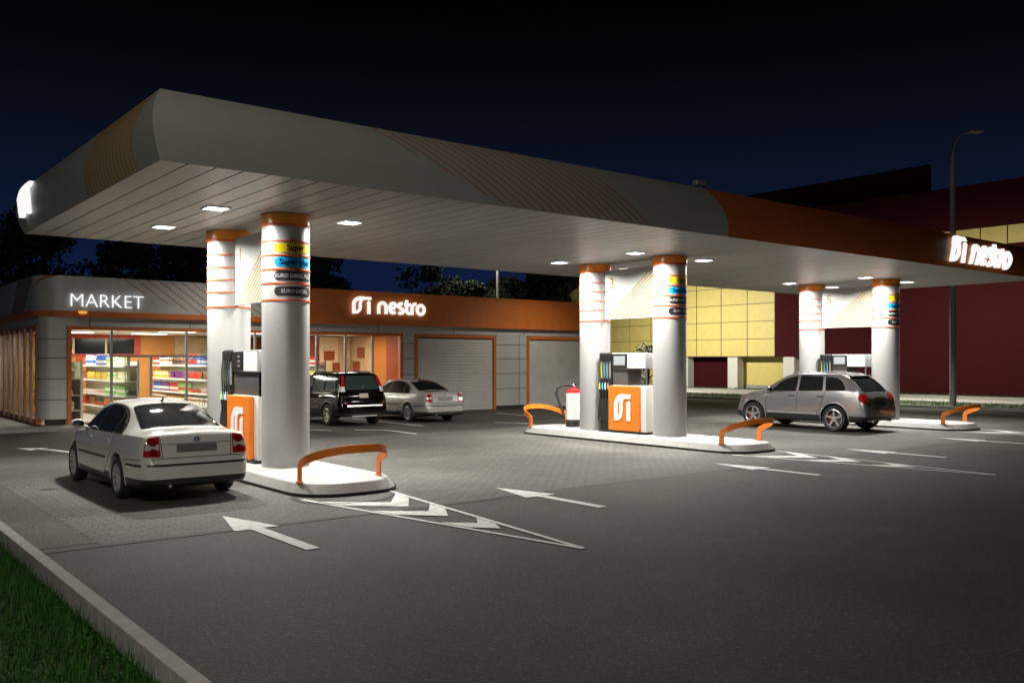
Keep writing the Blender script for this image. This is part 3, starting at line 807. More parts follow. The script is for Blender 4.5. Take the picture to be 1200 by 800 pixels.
        for k in range(ns):
            for tw in ((-style[3], style[3]) if style[3] else (0,)):
                a0 = 2*PI*k/ns+.3; vs = []
                for (r, w_, dep, th) in ((.04, sw0, -h*.70, .05), (rr*.55, (sw0+sw1)/2*.85, -h*.78, .04), (rr-.02, sw1, -h*.90, .035)):
                    for (q, e) in ((-1,0),(1,0),(1,1),(-1,1)):
                        a = a0; ww = q*w_/2*(1 if e == 0 else 1.0)*(.8 if e == 0 else 1); tt = tw*(r/rr)
                        py = r*math.cos(a)-(ww+tt)*math.sin(a); pz = r*math.sin(a)+(ww+tt)*math.cos(a)
                        vs.append((dep+e*th, py, pz))
                b.add(vs, [(i*4+j, i*4+(j+1) % 4, i*4+4+(j+1) % 4, i*4+4+j) for i in range(2) for j in range(4)], 0)
        b.build('rim', p.get('rimmat', alloy), t)
        b = MB(); b.lathe([(rr*.74,-h*.25),(rr*.74,-h*.18),(.0,-h*.18)], 28, axis='x', cap=False); b.lathe([(.0,-h*.25),(rr*.74,-h*.25)], 28, axis='x', cap=False); b.build('brake_disc', mat('brake disc', (.16,.16,.16), .4, .8), t)
        b = MB(); b.lathe([(rr-.032,h*.55),(.0,h*.55)], 28, axis='x', cap=False); b.build('dark_back', inner, t)
        if p.get('caliper'):
            b = MB(); b.box(-h*.62,-h*.28,.10,.16,-.09,.09,0,.012); b.build('brake_caliper', mat('caliper red', (.5,.01,.01), .3), t)
    def mirror(s, y, z, x, sx, m):
        b = MB(); bm = bmesh.new(); bmesh.ops.create_uvsphere(bm, u_segments=16, v_segments=10, radius=1)
        for v in bm.verts:
            c = v.co; yy = c.y*.085 if c.y > 0 else c.y*.035
            v.co = Vector((sx*(x+.12)+c.x*.115, y+yy, z+.075+c.z*.075))
        b.bm(bm, 0, True); b.tube([(sx*(x-.05), y+.02, z),(sx*(x+.06), y+.02, z+.04)], .022, 8)
        o = b.build('wing_mirror', m, s.t)
        b = MB(); b.lathe([(.001,0),(.10,0)], 18, (0,0,0), 'y', cap=False)
        b.v = [(sx*(x+.12)+v[0]*.95, y-.037, z+.075+v[2]*.6) for v in b.v]; b.build('mirror_glass', chrome, o, fix=False)
    def arch_lips(s, r, w, m, off=.004):
        for ay in (0, s.p['wheelbase']):
            for vw in ('L', 'R'):
                pts = [(ay+(r)*math.cos(a), s.p['R']+.01+(r)*math.sin(a)) for a in [R(-12+204*i/26) for i in range(27)]]
                out = [(ay+(r+w)*math.cos(a), s.p['R']+.01+(r+w)*math.sin(a)) for a in [R(-12+204*i/26) for i in range(27)]]
                b = MB(); vs = []
                zmin = s.p['zs'][0][1]
                pts = [q for q in pts]
                for q, o_ in zip(pts, out):
                    for a, of in ((q, off*2.2), (o_, off)):
                        h, n = s.cast(Vector((-3 if vw == 'L' else 3, a[0], max(a[1], .24))), Vector((1 if vw == 'L' else -1, 0, 0)))
                        vs.append(h+Vector((-of if vw == 'L' else of, 0, 0)))
                n_ = len(pts); k = len(vs)
                ins = [v+Vector((.06 if vw == 'L' else -.06, 0, 0)) for v in vs[0::2]]
                b.add(vs+ins, [(2*i, 2*i+1, 2*i+3, 2*i+2) for i in range(n_-1)]+[(k+i, 2*i, 2*i+2, k+i+1) for i in range(n_-1)], 0, True)
                b.build('arch_lip', m, s.t)

def roundel(b, x, y, z, r):   # small round badge with V over W strokes, facing -Y
    b.lathe([(r,.0),(r,-.008),(r*.84,-.008),(r*.84,0)], 24, (x, y, z), 'y', 0, False)
    b.lathe([(.0,-.003),(r*.86,-.003)], 24, (x, y, z), 'y', 1, False, cap=False)
    fr = lambda u, v, q: (x+u, y-q, z+v)
    for pts in ([(-.30,.74),(0,.05),(.30,.74)], [(-.76,.36),(-.36,-.68),(0,.02),(.36,-.68),(.76,.36)]):
        stroke_prism(b, [(u*r, v*r) for u, v in pts], r*.17, .003, .007, fr, m=0)

def sedan(loc, label, pm, rz=0, dup=False):
    p = dict(L=4.70, ro=1.10, wheelbase=2.70, R=.318, rim=.215, tw=.205,
      zt=[(0,.60),(.03,.64),(.06,.68),(.09,.80),(.12,.94),(.15,1.01),(.19,1.038),(.28,1.05),(.66,1.07),(.74,1.09),(1.0,1.215),(1.3,1.335),(1.6,1.415),(2.0,1.46),(2.4,1.468),(2.75,1.435),(3.0,1.355),(3.3,1.20),(3.6,1.04),(3.75,.975),(4.1,.90),(4.4,.80),(4.58,.70),(4.66,.60),(4.70,.5)],
      zb=[(0,.57),(.06,.66),(.12,.89),(.2,.985),(.7,.985),(1.2,.96),(2.4,.93),(3.4,.90),(3.8,.88),(4.3,.78),(4.7,.46)],
      wb=[(0,.60),(.03,.665),(.08,.70),(.16,.735),(.3,.765),(.6,.79),(1.2,.805),(2.4,.81),(3.4,.80),(4.0,.77),(4.35,.70),(4.55,.60),(4.66,.48),(4.70,.42)],
      wt=[(0,.5),(.12,.64),(.3,.69),(.62,.67),(.8,.62),(1.2,.565),(1.7,.54),(2.6,.55),(3.0,.585),(3.5,.66),(3.8,.70),(4.3,.62),(4.7,.35)],
      zs=[(0,.29),(.25,.22),(1,.18),(3.7,.18),(4.4,.20),(4.7,.28)], crown=[(0,.01),(.2,.04),(.7,.045),(1.2,.06),(2.2,.065),(3.2,.05),(3.9,.06),(4.7,.04)], wm=1.082)
    c = Car('sedan_car', label, loc, rz, p, pm, (.375,))
    # glass
    c.decal('rear_window', rpoly([(-.61,-.36),(.61,-.36),(.50,.46),(-.50,.46)], [.06,.06,.10,.10]), 'T', carglass, .005)
    c.decal('windscreen', rpoly([(-.54,1.72),(.54,1.72),(.66,2.48),(-.66,2.48)], .06), 'T', carglass, .005)
    b = MB(); wz = .985
    for vw in ('L', 'R'):
        fd = c.decal('front_door', rpoly([(1.46,.34),(2.36,.34),(2.42,.6),(2.42,.90),(1.42,.905)], .03), vw, pm, .0035)
        rd = c.decal('rear_door', rpoly([(.44,.62),(.56,.48),(.70,.34),(1.45,.34),(1.41,.905),(.34,.92)], .03), vw, pm, .0035)
        sm = MB()
        c.strip(sm, [(2.43,.34),(2.43,.88)], .010, vw); c.strip(sm, [(1.455,.34),(1.415,.92)], .010, vw); c.strip(sm, [(.335,.92),(.43,.61),(.56,.47),(.70,.345)], .010, vw)
        sm.build('door_gap', seam_m, c.t, fix=False)
        # glasshouse: black frame with three panes
        c.decal('window_surround', rpoly([(-.02,.972),(2.40,.938),(1.80,1.285),(1.30,1.392),(.75,1.385),(.38,1.31),(.10,1.13)], [.03,.04,.22,.2,.2,.2,.2], 6), vw, black_trim, .004)
        c.decal('window', rpoly([(1.46,.965),(2.24,.955),(1.78,1.24),(1.40,1.355)], [.02,.05,.15,.03]), vw, carglass, .008, parent=fd)
        c.decal('window', rpoly([(.44,.985),(1.40,.965),(1.34,1.36),(.80,1.355),(.52,1.30)], [.02,.02,.03,.1,.06]), vw, carglass, .008, parent=rd)
        c.decal('quarter_window', rpoly([(.06,.99),(.39,.985),(.46,1.285),(.28,1.19)], [.03,.02,.03,.08]), vw, carglass, .008)
        for d, y in ((fd, 1.58), (rd, .56)):
            h = MB(); c.strip(h, [(y,.845),(y+.17,.84)], .032, vw, .022, .04); h.build('door_handle', pm, d, fix=False)
        m_ = MB(); c.strip(m_, [(2.30,.575),(.62,.585)], .034, vw, .010); m_.build('side_moulding', black_trim, c.t, fix=False)
        m_ = MB(); c.strip(m_, [(-.42,.565),(-.95,.575)], .030, vw, .009, .04); m_.build('bumper_moulding', black_trim, c.t, fix=False)
        s_ = MB(); c.strip(s_, [(-.36,.63),(-.93,.655)], .009, vw, .002, .04); s_.build('bumper_gap', seam_m, c.t, fix=False)
    m_ = MB(); c.strip(m_, [(-.72,.575),(.72,.575)], .030, 'B', .009); m_.build('bumper_moulding', black_trim, c.t, fix=False)
    s_ = MB(); c.strip(s_, [(-.70,.655),(-.53,.668),(.53,.668),(.70,.655)], .010, 'B'); c.strip(s_, [(-.505,.672),(-.53,.98)], .010, 'B'); c.strip(s_, [(.505,.672),(.53,.98)], .010, 'B'); c.strip(s_, [(-.52,.868),(.52,.868)], .008, 'B')
    s_.build('boot_gap', seam_m, c.t, fix=False)
    for sx in (-1, 1):
        pts = [(sx*.535,.69),(sx*.765,.70),(sx*.742,.86),(sx*.690,.965),(sx*.545,.985)]
        if sx < 0: pts = pts[::-1]
        tl = c.decal('tail_light', rpoly(pts, [.02]*5), 'B', red_lens, .010, .03)
        pts = [(sx*.555,.785),(sx*.742,.79),(sx*.732,.868),(sx*.553,.872)]
        c.decal('clear_band', pts if sx > 0 else pts[::-1], 'B', clear_lens, .013, .03, parent=tl)
        for z, rr_ in ((.76,.058), (.898,.058)):
            c.decal('round_lamp', [(sx*.635+rr_*math.cos(a), z+rr_*.9*math.sin(a)) for a in [2*PI*k/20 for k in range(20)]], 'B', red_dark, .016, .03, parent=tl)
    c.decal('plate_recess', rpoly([(-.30,.745),(.30,.745),(.30,.858),(-.30,.858)], .01), 'B', plate_m, .006)
    b = MB(); h, n = c.cast(Vector((0, c.y0-3, .915)), Vector((0,1,0))); roundel(b, 0, h.y-.004, .918, .06); b.build('badge', [mat('badge silver', (.7,.7,.72), .3, .3), mat('badge blue', (.02,.05,.2), .2)], c.t, fix=False)
    b = MB(); b.box(.40,.455,c.y0+.03,c.y0+.12,.735,.75); 
    b = MB(); h, n = c.cast(Vector((0,.62,4)), Vector((0,0,-1))); b.tube([(0,.62,h.z-.005),(0,.58,h.z+.03),(0,.50,h.z+.075)], [.026,.016,.006], 8); b.build('antenna', black, c.t)
    for sx in (-1, 1): c.mirror(2.12, .955, .80, sx, pm)
    for sx in (-1, 1):
        c.decal('headlight', rpoly([(sx*.34,.62),(sx*.66,.64),(sx*.66,.76),(sx*.36,.75)][::sx], .03), 'F', clear_lens, .004)
        for y in (0, 2.70): c.wheel(sx*.772, y, sx, (9,.05,.036,0))
    b = MB(); b.tube([(-.42,c.y0-.01,.27),(-.42,c.y0+.4,.27)], .028, 10); b.build('exhaust', steel, c.t)
    c.arch_lips(p['R']+.052, .030, pm)
    return c

def black_suv(loc, label, rz=0):
    pm = mat('black car paint', (.004,.0035,.0035), .06, 0, spec=.15)
    p = dict(L=4.46, ro=.92, wheelbase=2.625, R=.345, rim=.215, tw=.225, gap=.07,
      zt=[(0,.66),(.03,.72),(.06,.80),(.09,.98),(.13,1.08),(.2,1.22),(.32,1.50),(.40,1.64),(.48,1.69),(.7,1.715),(1.6,1.735),(2.3,1.715),(2.65,1.64),(3.0,1.42),(3.35,1.16),(3.5,1.08),(3.9,1.03),(4.2,.95),(4.36,.82),(4.46,.6)],
      zb=[(0,.62),(.08,.80),(.13,1.0),(.3,1.06),(1,1.05),(3.2,1.02),(3.7,.99),(4.2,.90),(4.46,.55)],
      wb=[(0,.66),(.03,.73),(.1,.775),(.25,.80),(.7,.815),(2.5,.83),(3.4,.82),(4.0,.78),(4.25,.70),(4.46,.5)],
      wt=[(0,.62),(.13,.75),(.3,.72),(.45,.675),(.8,.66),(2.2,.65),(2.7,.645),(3.3,.70),(3.7,.73),(4.2,.66),(4.46,.4)],
      zs=[(0,.36),(.3,.30),(1,.27),(3.6,.27),(4.46,.36)], crown=[(0,.01),(.2,.03),(.5,.05),(2.2,.06),(3.2,.05),(4.46,.05)], wm=1.08)
    c = Car('suv_car', label, loc, rz, p, pm, (.42,))
    c.decal('rear_window', rpoly([(-.60,1.16),(.60,1.16),(.52,1.60),(-.52,1.60)], .07), 'B', carglass_g, .006)
    c.decal('windscreen', rpoly([(-.55,1.78),(.55,1.78),(.66,2.38),(-.66,2.38)], .05), 'T', carglass, .005)
    for vw in ('L', 'R'):
        fd = c.decal('front_door', rpoly([(1.22,.44),(2.18,.44),(2.24,.7),(2.20,1.0),(1.20,1.015)], .03), vw, pm, .004)
        rd = c.decal('rear_door', rpoly([(.44,.66),(.60,.44),(1.20,.44),(1.18,1.015),(.26,1.03)], .03), vw, pm, .004)
        c.decal('window', rpoly([(1.24,1.07),(2.16,1.06),(1.74,1.55),(1.26,1.60)], [.03,.06,.1,.03]), vw, carglass, .006, parent=fd)
        c.decal('window', rpoly([(.38,1.085),(1.16,1.075),(1.17,1.60),(.44,1.60)], .04), vw, carglass_g, .006, parent=rd)
        c.decal('quarter_window', rpoly([(-.40,1.12),(.29,1.09),(.34,1.60),(-.24,1.57)], [.06,.03,.04,.08]), vw, carglass_g, .006)
        for d, y in ((fd, 1.30), (rd, .36)):
            h = MB(); c.strip(h, [(y,.93),(y+.17,.93)], .03, vw, .022, .04); h.build('door_handle', chrome, d, fix=False)
        h = MB(); c.strip(h, [(2.2,.60),(.55,.60)], .06, vw, .012); h.build('side_moulding', black_trim, c.t, fix=False)
        sx = -1 if vw == 'L' else 1
        b = MB(); b.tube([(sx*.58,-.30,1.66),(sx*.585,-.15,1.705),(sx*.585,.6,1.725),(sx*.585,1.3,1.715),(sx*.58,1.5,1.67)], .018, 8); b.build('roof_rail', black, c.t)
        b = MB(); c.strip(b, [(-.56,.97),(-.38,1.0),(-.34,.90),(-.47,.86),(-.56,.97)], .02, vw, .006, .04)
    for sx in (-1, 1):
        pts = [(sx*.615,1.26),(sx*.735,1.26),(sx*.655,1.60),(sx*.56,1.60)]
        tl = c.decal('tail_light', rpoly(pts[::sx], .02), 'B', red_lens, .012, .03)
        pts = [(sx*.63,1.10),(sx*.775,1.10),(sx*.737,1.262),(sx*.617,1.262)]
        c.decal('clear_lens', rpoly(pts[::sx], .02), 'B', mat('bright clear lens', (.8,.8,.78), .15, coat=.6), .012, .03, parent=tl)
        pts = [(sx*.60,.72),(sx*.74,.73),(sx*.74,.76),(sx*.60,.75)]
        c.decal('reflector', pts[::sx], 'B', red_lens, .006, .03)
    h = MB(); c.strip(h, [(-.36,1.085),(.36,1.085)], .045, 'B', .022); h.build('chrome_strip', chrome, c.t, fix=False)
    c.decal('number_plate', rpoly([(-.16,.90),(.16,.90),(.16,1.04),(-.16,1.04)], .01), 'B', cream_plate, .01)
    h = MB(); c.strip(h, [(-.62,.655),(.62,.655)], .045, 'B', .016); h.build('bumper_strip', steel, c.t, fix=False)
    b = MB(); b.box(-.46,.46,c.y0+.02,c.y0+.22,.30,.365,0,.015); b.build('skid_plate', mat('skid silver', (.6,.6,.58), .35, .5), c.t)
    b = MB(); y = c.y0+.16; 
    h, n = c.cast(Vector((-.02, c.y0-3, 1.18)), Vector((0,1,0))); h2, n = c.cast(Vector((.05, c.y0-3, 1.28)), Vector((0,1,0))); h3, n = c.cast(Vector((.40, c.y0-3, 1.27)), Vector((0,1,0)))
    b.tube([h+Vector((0,-.02,0)), h2+Vector((0,-.025,0)), h3+Vector((0,-.02,0))], [.02,.014,.010], 6); b.build('rear_wiper', black, c.t)
    b = MB(); b.tube([(-.2,-.1,1.71),(-.2,-.3,1.95)], [.01,.004], 6); b.build('antenna', black, c.t)
    for sx in (-1, 1):
        c.mirror(2.0, 1.06, .82, sx, pm)
        c.decal('headlight', rpoly([(sx*.40,.78),(sx*.70,.80),(sx*.70,.93),(sx*.42,.92)][::sx], .03), 'F', clear_lens, .004)
        for y in (0, 2.625): c.wheel(sx*.79, y, sx, (6,.075,.06,0))
    c.arch_lips(p['R']+.068, .045, black_trim, .008)
    return c

def silver_suv(loc, label, rz=0):
    pm = paint('silver grey car paint', (.38,.37,.37), .65, .24)
    p = dict(L=4.78, ro=.99, wheelbase=2.855, R=.385, rim=.268, tw=.275, gap=.065, caliper=True,
      zt=[(0,.70),(.03,.76),(.06,.84),(.10,.98),(.15,1.07),(.22,1.17),(.42,1.40),(.64,1.59),(.72,1.645),(.85,1.685),(1.4,1.735),(2.0,1.745),(2.4,1.73),(2.75,1.665),(3.1,1.49),(3.5,1.27),(3.65,1.215),(4.0,1.155),(4.35,1.06),(4.6,.93),(4.72,.78),(4.78,.58)],
      zb=[(0,.66),(.08,.90),(.15,1.07),(.3,1.17),(.7,1.195),(1.4,1.165),(3.2,1.11),(3.8,1.07),(4.4,.94),(4.78,.5)],
      wb=[(0,.68),(.03,.76),(.1,.81),(.25,.85),(.7,.885),(1.3,.875),(2.4,.865),(3.4,.87),(4.0,.86),(4.35,.78),(4.6,.64),(4.78,.48)],
      wt=[(0,.60),(.15,.72),(.4,.70),(.8,.655),(1.4,.66),(2.4,.655),(2.8,.67),(3.4,.72),(3.8,.77),(4.3,.68),(4.78,.38)],
      zs=[(0,.38),(.3,.30),(1,.25),(3.8,.25),(4.5,.28),(4.78,.38)], crown=[(0,.01),(.2,.03),(.8,.05),(2.2,.065),(3.2,.05),(3.9,.07),(4.78,.05)], wm=1.075)
    c = Car('suv_car', label, loc, rz, p, pm, (.475,))
    c.decal('rear_window', rpoly([(-.63,-.75),(.63,-.75),(.56,-.31),(-.56,-.31)], [.08,.08,.06,.06]), 'T', carglass, .006)
    b = MB(); b.box(-.56,.56,-.40,-.22,1.625,1.655,0,.012); b.build('roof_spoiler', pm, c.t)
    c.decal('windscreen', rpoly([(-.56,1.72),(.56,1.72),(.69,2.46),(-.69,2.46)], .05), 'T', carglass, .005)
    for vw in ('L', 'R'):
        sm = MB()
        fd = c.decal('front_door', rpoly([(1.30,.50),(2.28,.50),(2.36,.72),(2.34,1.06),(1.28,1.12)], .05), vw, pm, .004)
        rd = c.decal('rear_door', rpoly([(.46,.72),(.60,.50),(1.28,.50),(1.26,1.12),(.34,1.16)], .05), vw, pm, .004)
        for pts in ([(2.375,.49),(2.385,.75),(2.36,1.08)], [(1.29,.49),(1.27,1.14)], [(.325,1.17),(.45,.71),(.60,.49)]): c.strip(sm, pts, .013, vw)
        sm.build('door_gap', seam_m, c.t, fix=False)
        c.decal('window', rpoly([(1.34,1.16),(2.30,1.125),(1.86,1.50),(1.36,1.615)], [.03,.06,.18,.03]), vw, carglass, .006, parent=fd)
        c.decal('window', rpoly([(.42,1.19),(1.25,1.165),(1.27,1.625),(.50,1.61)], .04), vw, carglass, .006, parent=rd)
        c.decal('quarter_window', rpoly([(-.34,1.215),(.33,1.195),(.41,1.605),(.05,1.58),(-.18,1.46)], [.10,.03,.04,.1,.14]), vw, carglass, .006)
        for d, y in ((fd, 1.40), (rd, .40)):
            h = MB(); c.strip(h, [(y,1.02),(y+.17,1.02)], .036, vw, .022, .04); h.build('door_handle', black, d, fix=False)
        h = MB(); c.strip(h, [(2.30,.505),(.60,.505)], .03, vw, .012); h.build('side_moulding', mat('bright moulding', (.55,.55,.55), .3, .5), c.t, fix=False)
        b = MB(); sx = -1 if vw == 'L' else 1; b.tube([(sx*.60,-.1,1.645),(sx*.615,.1,1.71),(sx*.625,.7,1.735),(sx*.625,1.4,1.735),(sx*.62,1.6,1.70)], .014, 8); b.build('roof_rail', pm, c.t)
    s_ = MB(); c.strip(s_, [(-.62,.70),(.62,.70)], .014, 'B'); c.strip(s_, [(-.60,.71),(-.56,1.08)], .010, 'B'); c.strip(s_, [(.60,.71),(.56,1.08)], .010, 'B'); s_.build('boot_gap', seam_m, c.t, fix=False)
    for sx in (-1, 1):
        pts = [(sx*.58,.88),(sx*.87,.87),(sx*.89,.98),(sx*.85,1.10),(sx*.58,1.14)]
        tl = c.decal('tail_light', rpoly(pts[::sx], .05), 'B', red_lens, .010, .03)
        c.decal('clear_lens', rpoly([(sx*.63,.92),(sx*.72,.92),(sx*.72,.97),(sx*.63,.97)][::sx], .02), 'B', mat('amber lens tail', (.5,.2,.08), .15, coat=.6), .014, .03, parent=tl)
    c.decal('plate_recess', rpoly([(-.30,.78),(.30,.78),(.28,.92),(-.28,.92)], .03), 'B', mat('dark plate', (.05,.05,.05), .4), .006)
    h = MB(); c.strip(h, [(-.30,.985),(.30,.985)], .05, 'B', .016); h.build('plate_lamp_bar', mat('dark chrome', (.35,.33,.3), .2, .9), c.t, fix=False)
    for sx in (-1, 1):
        c.mirror(2.22, 1.135, .84, sx, pm)
        c.decal('headlight', rpoly([(sx*.42,.80),(sx*.72,.84),(sx*.70,.98),(sx*.46,.92)][::sx], .05), 'F', clear_lens, .005)
        b = MB(); b.tube([(sx*.50,c.y0-.0,.34),(sx*.50,c.y0+.4,.36)], .045, 12); b.build('exhaust', chrome, c.t)
        for y in (0, 2.855): c.wheel(sx*.83, y, sx, (5,.085,.075,0))
    c.arch_lips(p['R']+.062, .03, pm)
    return c

sedan((4.72,14.42,.004), 'white four-door sedan standing beside the nearest pump, seen from behind', paint('white car paint', (.66,.65,.60), .0, .22))
silver_suv((24.85,14.78,.004), 'silver grey off-road car with five-spoke wheels at the farthest pump island')
black_suv((14.3,26.3,0), 'black off-road car parked nose towards the lit shop windows')
sedan((17.25,26.2,0), 'silver grey sedan with short antenna parked in front of the left roller shutter', paint('silver sedan paint', (.42,.41,.39), .3, .25))
# ------------------------------------------------------------------ shop building
SY = 30.5; SX0 = 5.94; SX1 = 29.9; SYB = 39.0
shop = thing('shop_building', 'long low grey and orange station shop with lit glass front and two roller shutters', 'building', (0,0,0))
def path_wall(b, path, z0, z1, m=0, smooth=True):
    n = len(path); vs = [(p[0], p[1], z0) for p in path]+[(p[0], p[1], z1) for p in path]
    b.add(vs, [(i, i+1, n+i+1, n+i) for i in range(n-1)], m, smooth)
def corner(x, y, r, n=10): return [(x+r-r*math.cos(R(90*i/n)), y+r-r*math.sin(R(90*i/n))) for i in range(n+1)]
# solid walls
b = MB()
b.box(18.86,19.42,SY,SY+.25,.0,3.16); b.box(23.5,25.2,SY,SY+.25,.0,3.16); b.box(29.1,SX1,SY,SY+.25,0,3.16)
b.box(6.9,SX1,SY,SY+.25,3.165,3.45)
b.box(SX1-.25,SX1-.002,SY+.255,SYB,0,3.45)
p = [(SX0, 44.0)]+corner(SX0, SY, .40)+[(6.9, SY)]
path_wall(b, p, 3.165, 3.45)
p = [(SX0, SY+.42)]+corner(SX0, SY, .38)+[(6.69, SY)]
path_wall(b, p, .28, 3.163)
b.add([(6.69,SY,.28),(6.69,SY+.3,.28),(6.69,SY+.3,3.16),(6.69,SY,3.16)], [(0,1,2,3)])
b.add([(SX0,SY+.42,.28),(SX0+.3,SY+.42,.28),(SX0+.3,SY+.42,3.16),(SX0,SY+.42,3.16)], [(0,1,2,3)])
b.build('wall', cladding, shop, fix=False, sharp=50)
b = MB()
for z in (2.76,2.17,1.53,.88):
    for x0, x1 in ((18.86,19.42),(23.5,25.2),(29.1,SX1)): b.box(x0,x1,SY-.003,SY+.01,z-.012,z+.012)
    p = [(q[0]-.003, q[1]-.003) for q in [(SX0, SY+.42)]+corner(SX0, SY, .38)+[(6.69, SY)]]
    path_wall(b, p, z-.012, z+.012)
for x in (24.78,): b.box(x-.012,x+.012,SY-.004,SY+.01,.1,3.16)
for x in (7.35,10.5,14.0,17.75,21.32,25.05,28.2): b.box(x-.012,x+.012,SY-.004,SY+.01,3.17,3.45)
b.build('wall_joints', joint_m, shop, fix=False)
for q in ((6.12,6.68,SY+.08,SY+.3,.1,.279), (23.51,25.19,SY-.01,SY+.01,.0,.16), (18.87,19.41,SY-.01,SY+.01,0,.16)): MB().box(*q).build('plinth', mat('dark plinth', (.03,.03,.03), .7), shop)
# fascia: grey half, orange half on a leaning joint
fp = [(SX0-.12, 44.0)]+corner(SX0-.12, SY-.15, .85, 14)
b = MB()
path_wall(b, fp+[(13.1, SY-.15)], 3.63, 4.71)
b.add([(13.1,SY-.15,3.63),(13.95,SY-.15,3.63),(13.3,SY-.15,4.71),(13.1,SY-.15,4.71)], [(0,1,2,3)], 0, True)
b.build('grey_fascia', mat('market fascia', (.52,.53,.52), .5, .2, var=.08, vscale=2.5, bump=.05, bscale=120), shop, fix=False, sharp=50)
b = MB(); b.add([(13.95,SY-.15,3.63),(SX1+.12,SY-.15,3.63),(SX1+.12,SY-.15,4.71),(13.3,SY-.15,4.71)], [(0,1,2,3)])
b.add([(SX1+.12,SY-.15,3.45),(SX1+.12,SYB,3.45),(SX1+.12,SYB,4.71),(SX1+.12,SY-.15,4.71)], [(0,1,2,3)])
b.box(13.2,SX1+.12,SY-.15,SY+.05,4.712,4.74)
b.build('orange_fascia', orange_dark, shop, fix=False)
b = MB()
fs_ = [(SX0-.15, 44.0)]+corner(SX0-.15, SY-.18, .88, 14)+[(SX1+.14, SY-.18)]
path_wall(b, fs_, 3.45, 3.63)
fi = [(SX0+.1, 44.0)]+corner(SX0+.1, SY+.02, .6, 14)+[(SX1+.1, SY+.02)]
for pa, z in ((fs_, 3.45), (fs_, 3.63)):
    n = len(pa); b.add([(q[0], q[1], z) for q in pa]+[(q[0], q[1], z) for q in fi], [(i, i+1, n+i+1, n+i) for i in range(n-1)])
b.build('fascia_band', orange_dark, shop, fix=False, sharp=50)
b = MB(); b.add([(q[0], q[1], 4.70) for q in fp]+[(SX1+.11,SY-.14,4.70),(SX1+.11,44,4.70)], [tuple(range(len(fp)+2))]); b.build('roof', mat('shop roof', (.05,.05,.05), .9), shop)
b = MB()
for i in range(13):
    tx = 8.35+.36*i; f_ = (.45,.7,.9)[i] if i < 3 else 1.0
    bx = tx+1.45*f_; zb_ = 4.705-(4.705-3.635)*f_; w = .022
    if bx > 13.7: bx = 13.7; zb_ = 4.705-(13.7-tx)/1.45*1.07
    b.add([(tx-w,SY-.154,4.705),(tx+w,SY-.154,4.705),(bx+w,SY-.154,zb_),(bx-w,SY-.154,zb_)], [(0,1,2,3)])
b.build('fascia_stripes', brownline, shop, fix=False)
for i in range(4):   # curved lines at the rounded corner
    b = MB(); pts = []
    for j in range(7):
        u = j/6; a = R(8+22*i*.5+ (55-8*i)*u); r = .853
        pts.append((SX0-.12+.85-r*math.cos(a), SY-.15+.85-r*math.sin(a), 4.30+.10*i+(.40-.1*i)*math.sin(u*PI/2)))
    b.add([(q[0], q[1], q[2]-.014) for q in pts]+[(q[0], q[1], q[2]+.014) for q in pts], [(j, j+1, 8+j, 7+j) for j in range(6)]); b.build('corner_stripe', brownline, shop, fix=False)
b = MB(); xx = SX0-.124
b.add([(xx,32.3,3.64),(xx,34.4,3.64),(xx,33.2,4.70),(xx,31.0,4.70)], [(0,1,2,3)]); b.build('gold_patch', mat('gold patch', (.30,.24,.15), .5), shop, fix=False)
# shop window frame, mullions, glass
fo = orange_dark
wf = MB()
wf.box(6.7,6.82,SY-.03,SY+.12,.10,3.16); wf.box(18.73,18.855,SY-.03,SY+.12,.1,3.16); wf.box(6.821,18.729,SY-.03,SY+.12,3.05,3.16); wf.box(6.821,18.729,SY-.02,SY+.12,.10,.16)
frame_o = wf.build('window_frame', fo, shop)
for x in (8.01,10.39,12.8,15.17,16.35,17.52): MB().box(x-.035,x+.035,SY+.0,SY+.09,.165,3.045).build('mullion', alu, frame_o)
MB().box(8.05,12.76,SY+.005,SY+.085,2.2,2.27).build('transom', alu, frame_o); MB().box(9.2,9.26,SY+.005,SY+.085,.165,2.195).build('mullion', alu, frame_o)
g_ = MB(); g_.box(6.83,18.72,SY+.04,SY+.052,.165,3.045); g_.build('glass', glass, frame_o)
# side window
wf = MB()
wf.box(SX0-.03,SX0+.12,SY+.43,SY+.56,.1,3.16); wf.box(SX0-.03,SX0+.12,39.9,40.05,.1,3.16); wf.box(SX0-.03,SX0+.12,SY+.561,39.899,2.98,3.16); wf.box(SX0-.03,SX0+.12,SY+.561,39.899,.1,.3)
so = wf.build('side_window_frame', fo, shop)
y = SY+1.0
while y < 39.8: MB().box(SX0-.10,SX0-.035,y-.05,y+.05,.15,3.1).build('vertical_bar', mat('bar metal', (.30,.30,.29), .5), so); y += .9
g_ = MB(); g_.box(SX0+.03,SX0+.042,SY+.565,39.895,.305,2.975); g_.build('glass', glass, so)
# roller shutters
for (x0, x1, nm) in ((19.42,23.5,0), (25.2,29.1,1)):
    f_ = MB(); f_.box(x0,x0+.14,SY-.03,SY+.1,0,3.15); f_.box(x1-.14,x1,SY-.03,SY+.1,0,3.15); f_.box(x0+.141,x1-.141,SY-.03,SY+.1,3.02,3.15); fr_ = f_.build('shutter_frame', fo, shop)
    s_ = MB(); prof = []; z = .02
    while z < 2.98:
        prof += [(SY+.037, z), (SY+.03, z+.015), (SY+.03, z+.092), (SY+.037, z+.107)]; z += .11
    n = len(prof); vs = [(x0+.14, p[0], p[1]) for p in prof]+[(x1-.14, p[0], p[1]) for p in prof]
    s_.add(vs, [(i, n+i, n+i+1, i+1) for i in range(n-1)]); s_.build('roller_shutter', shutter_m, fr_, fix=False)
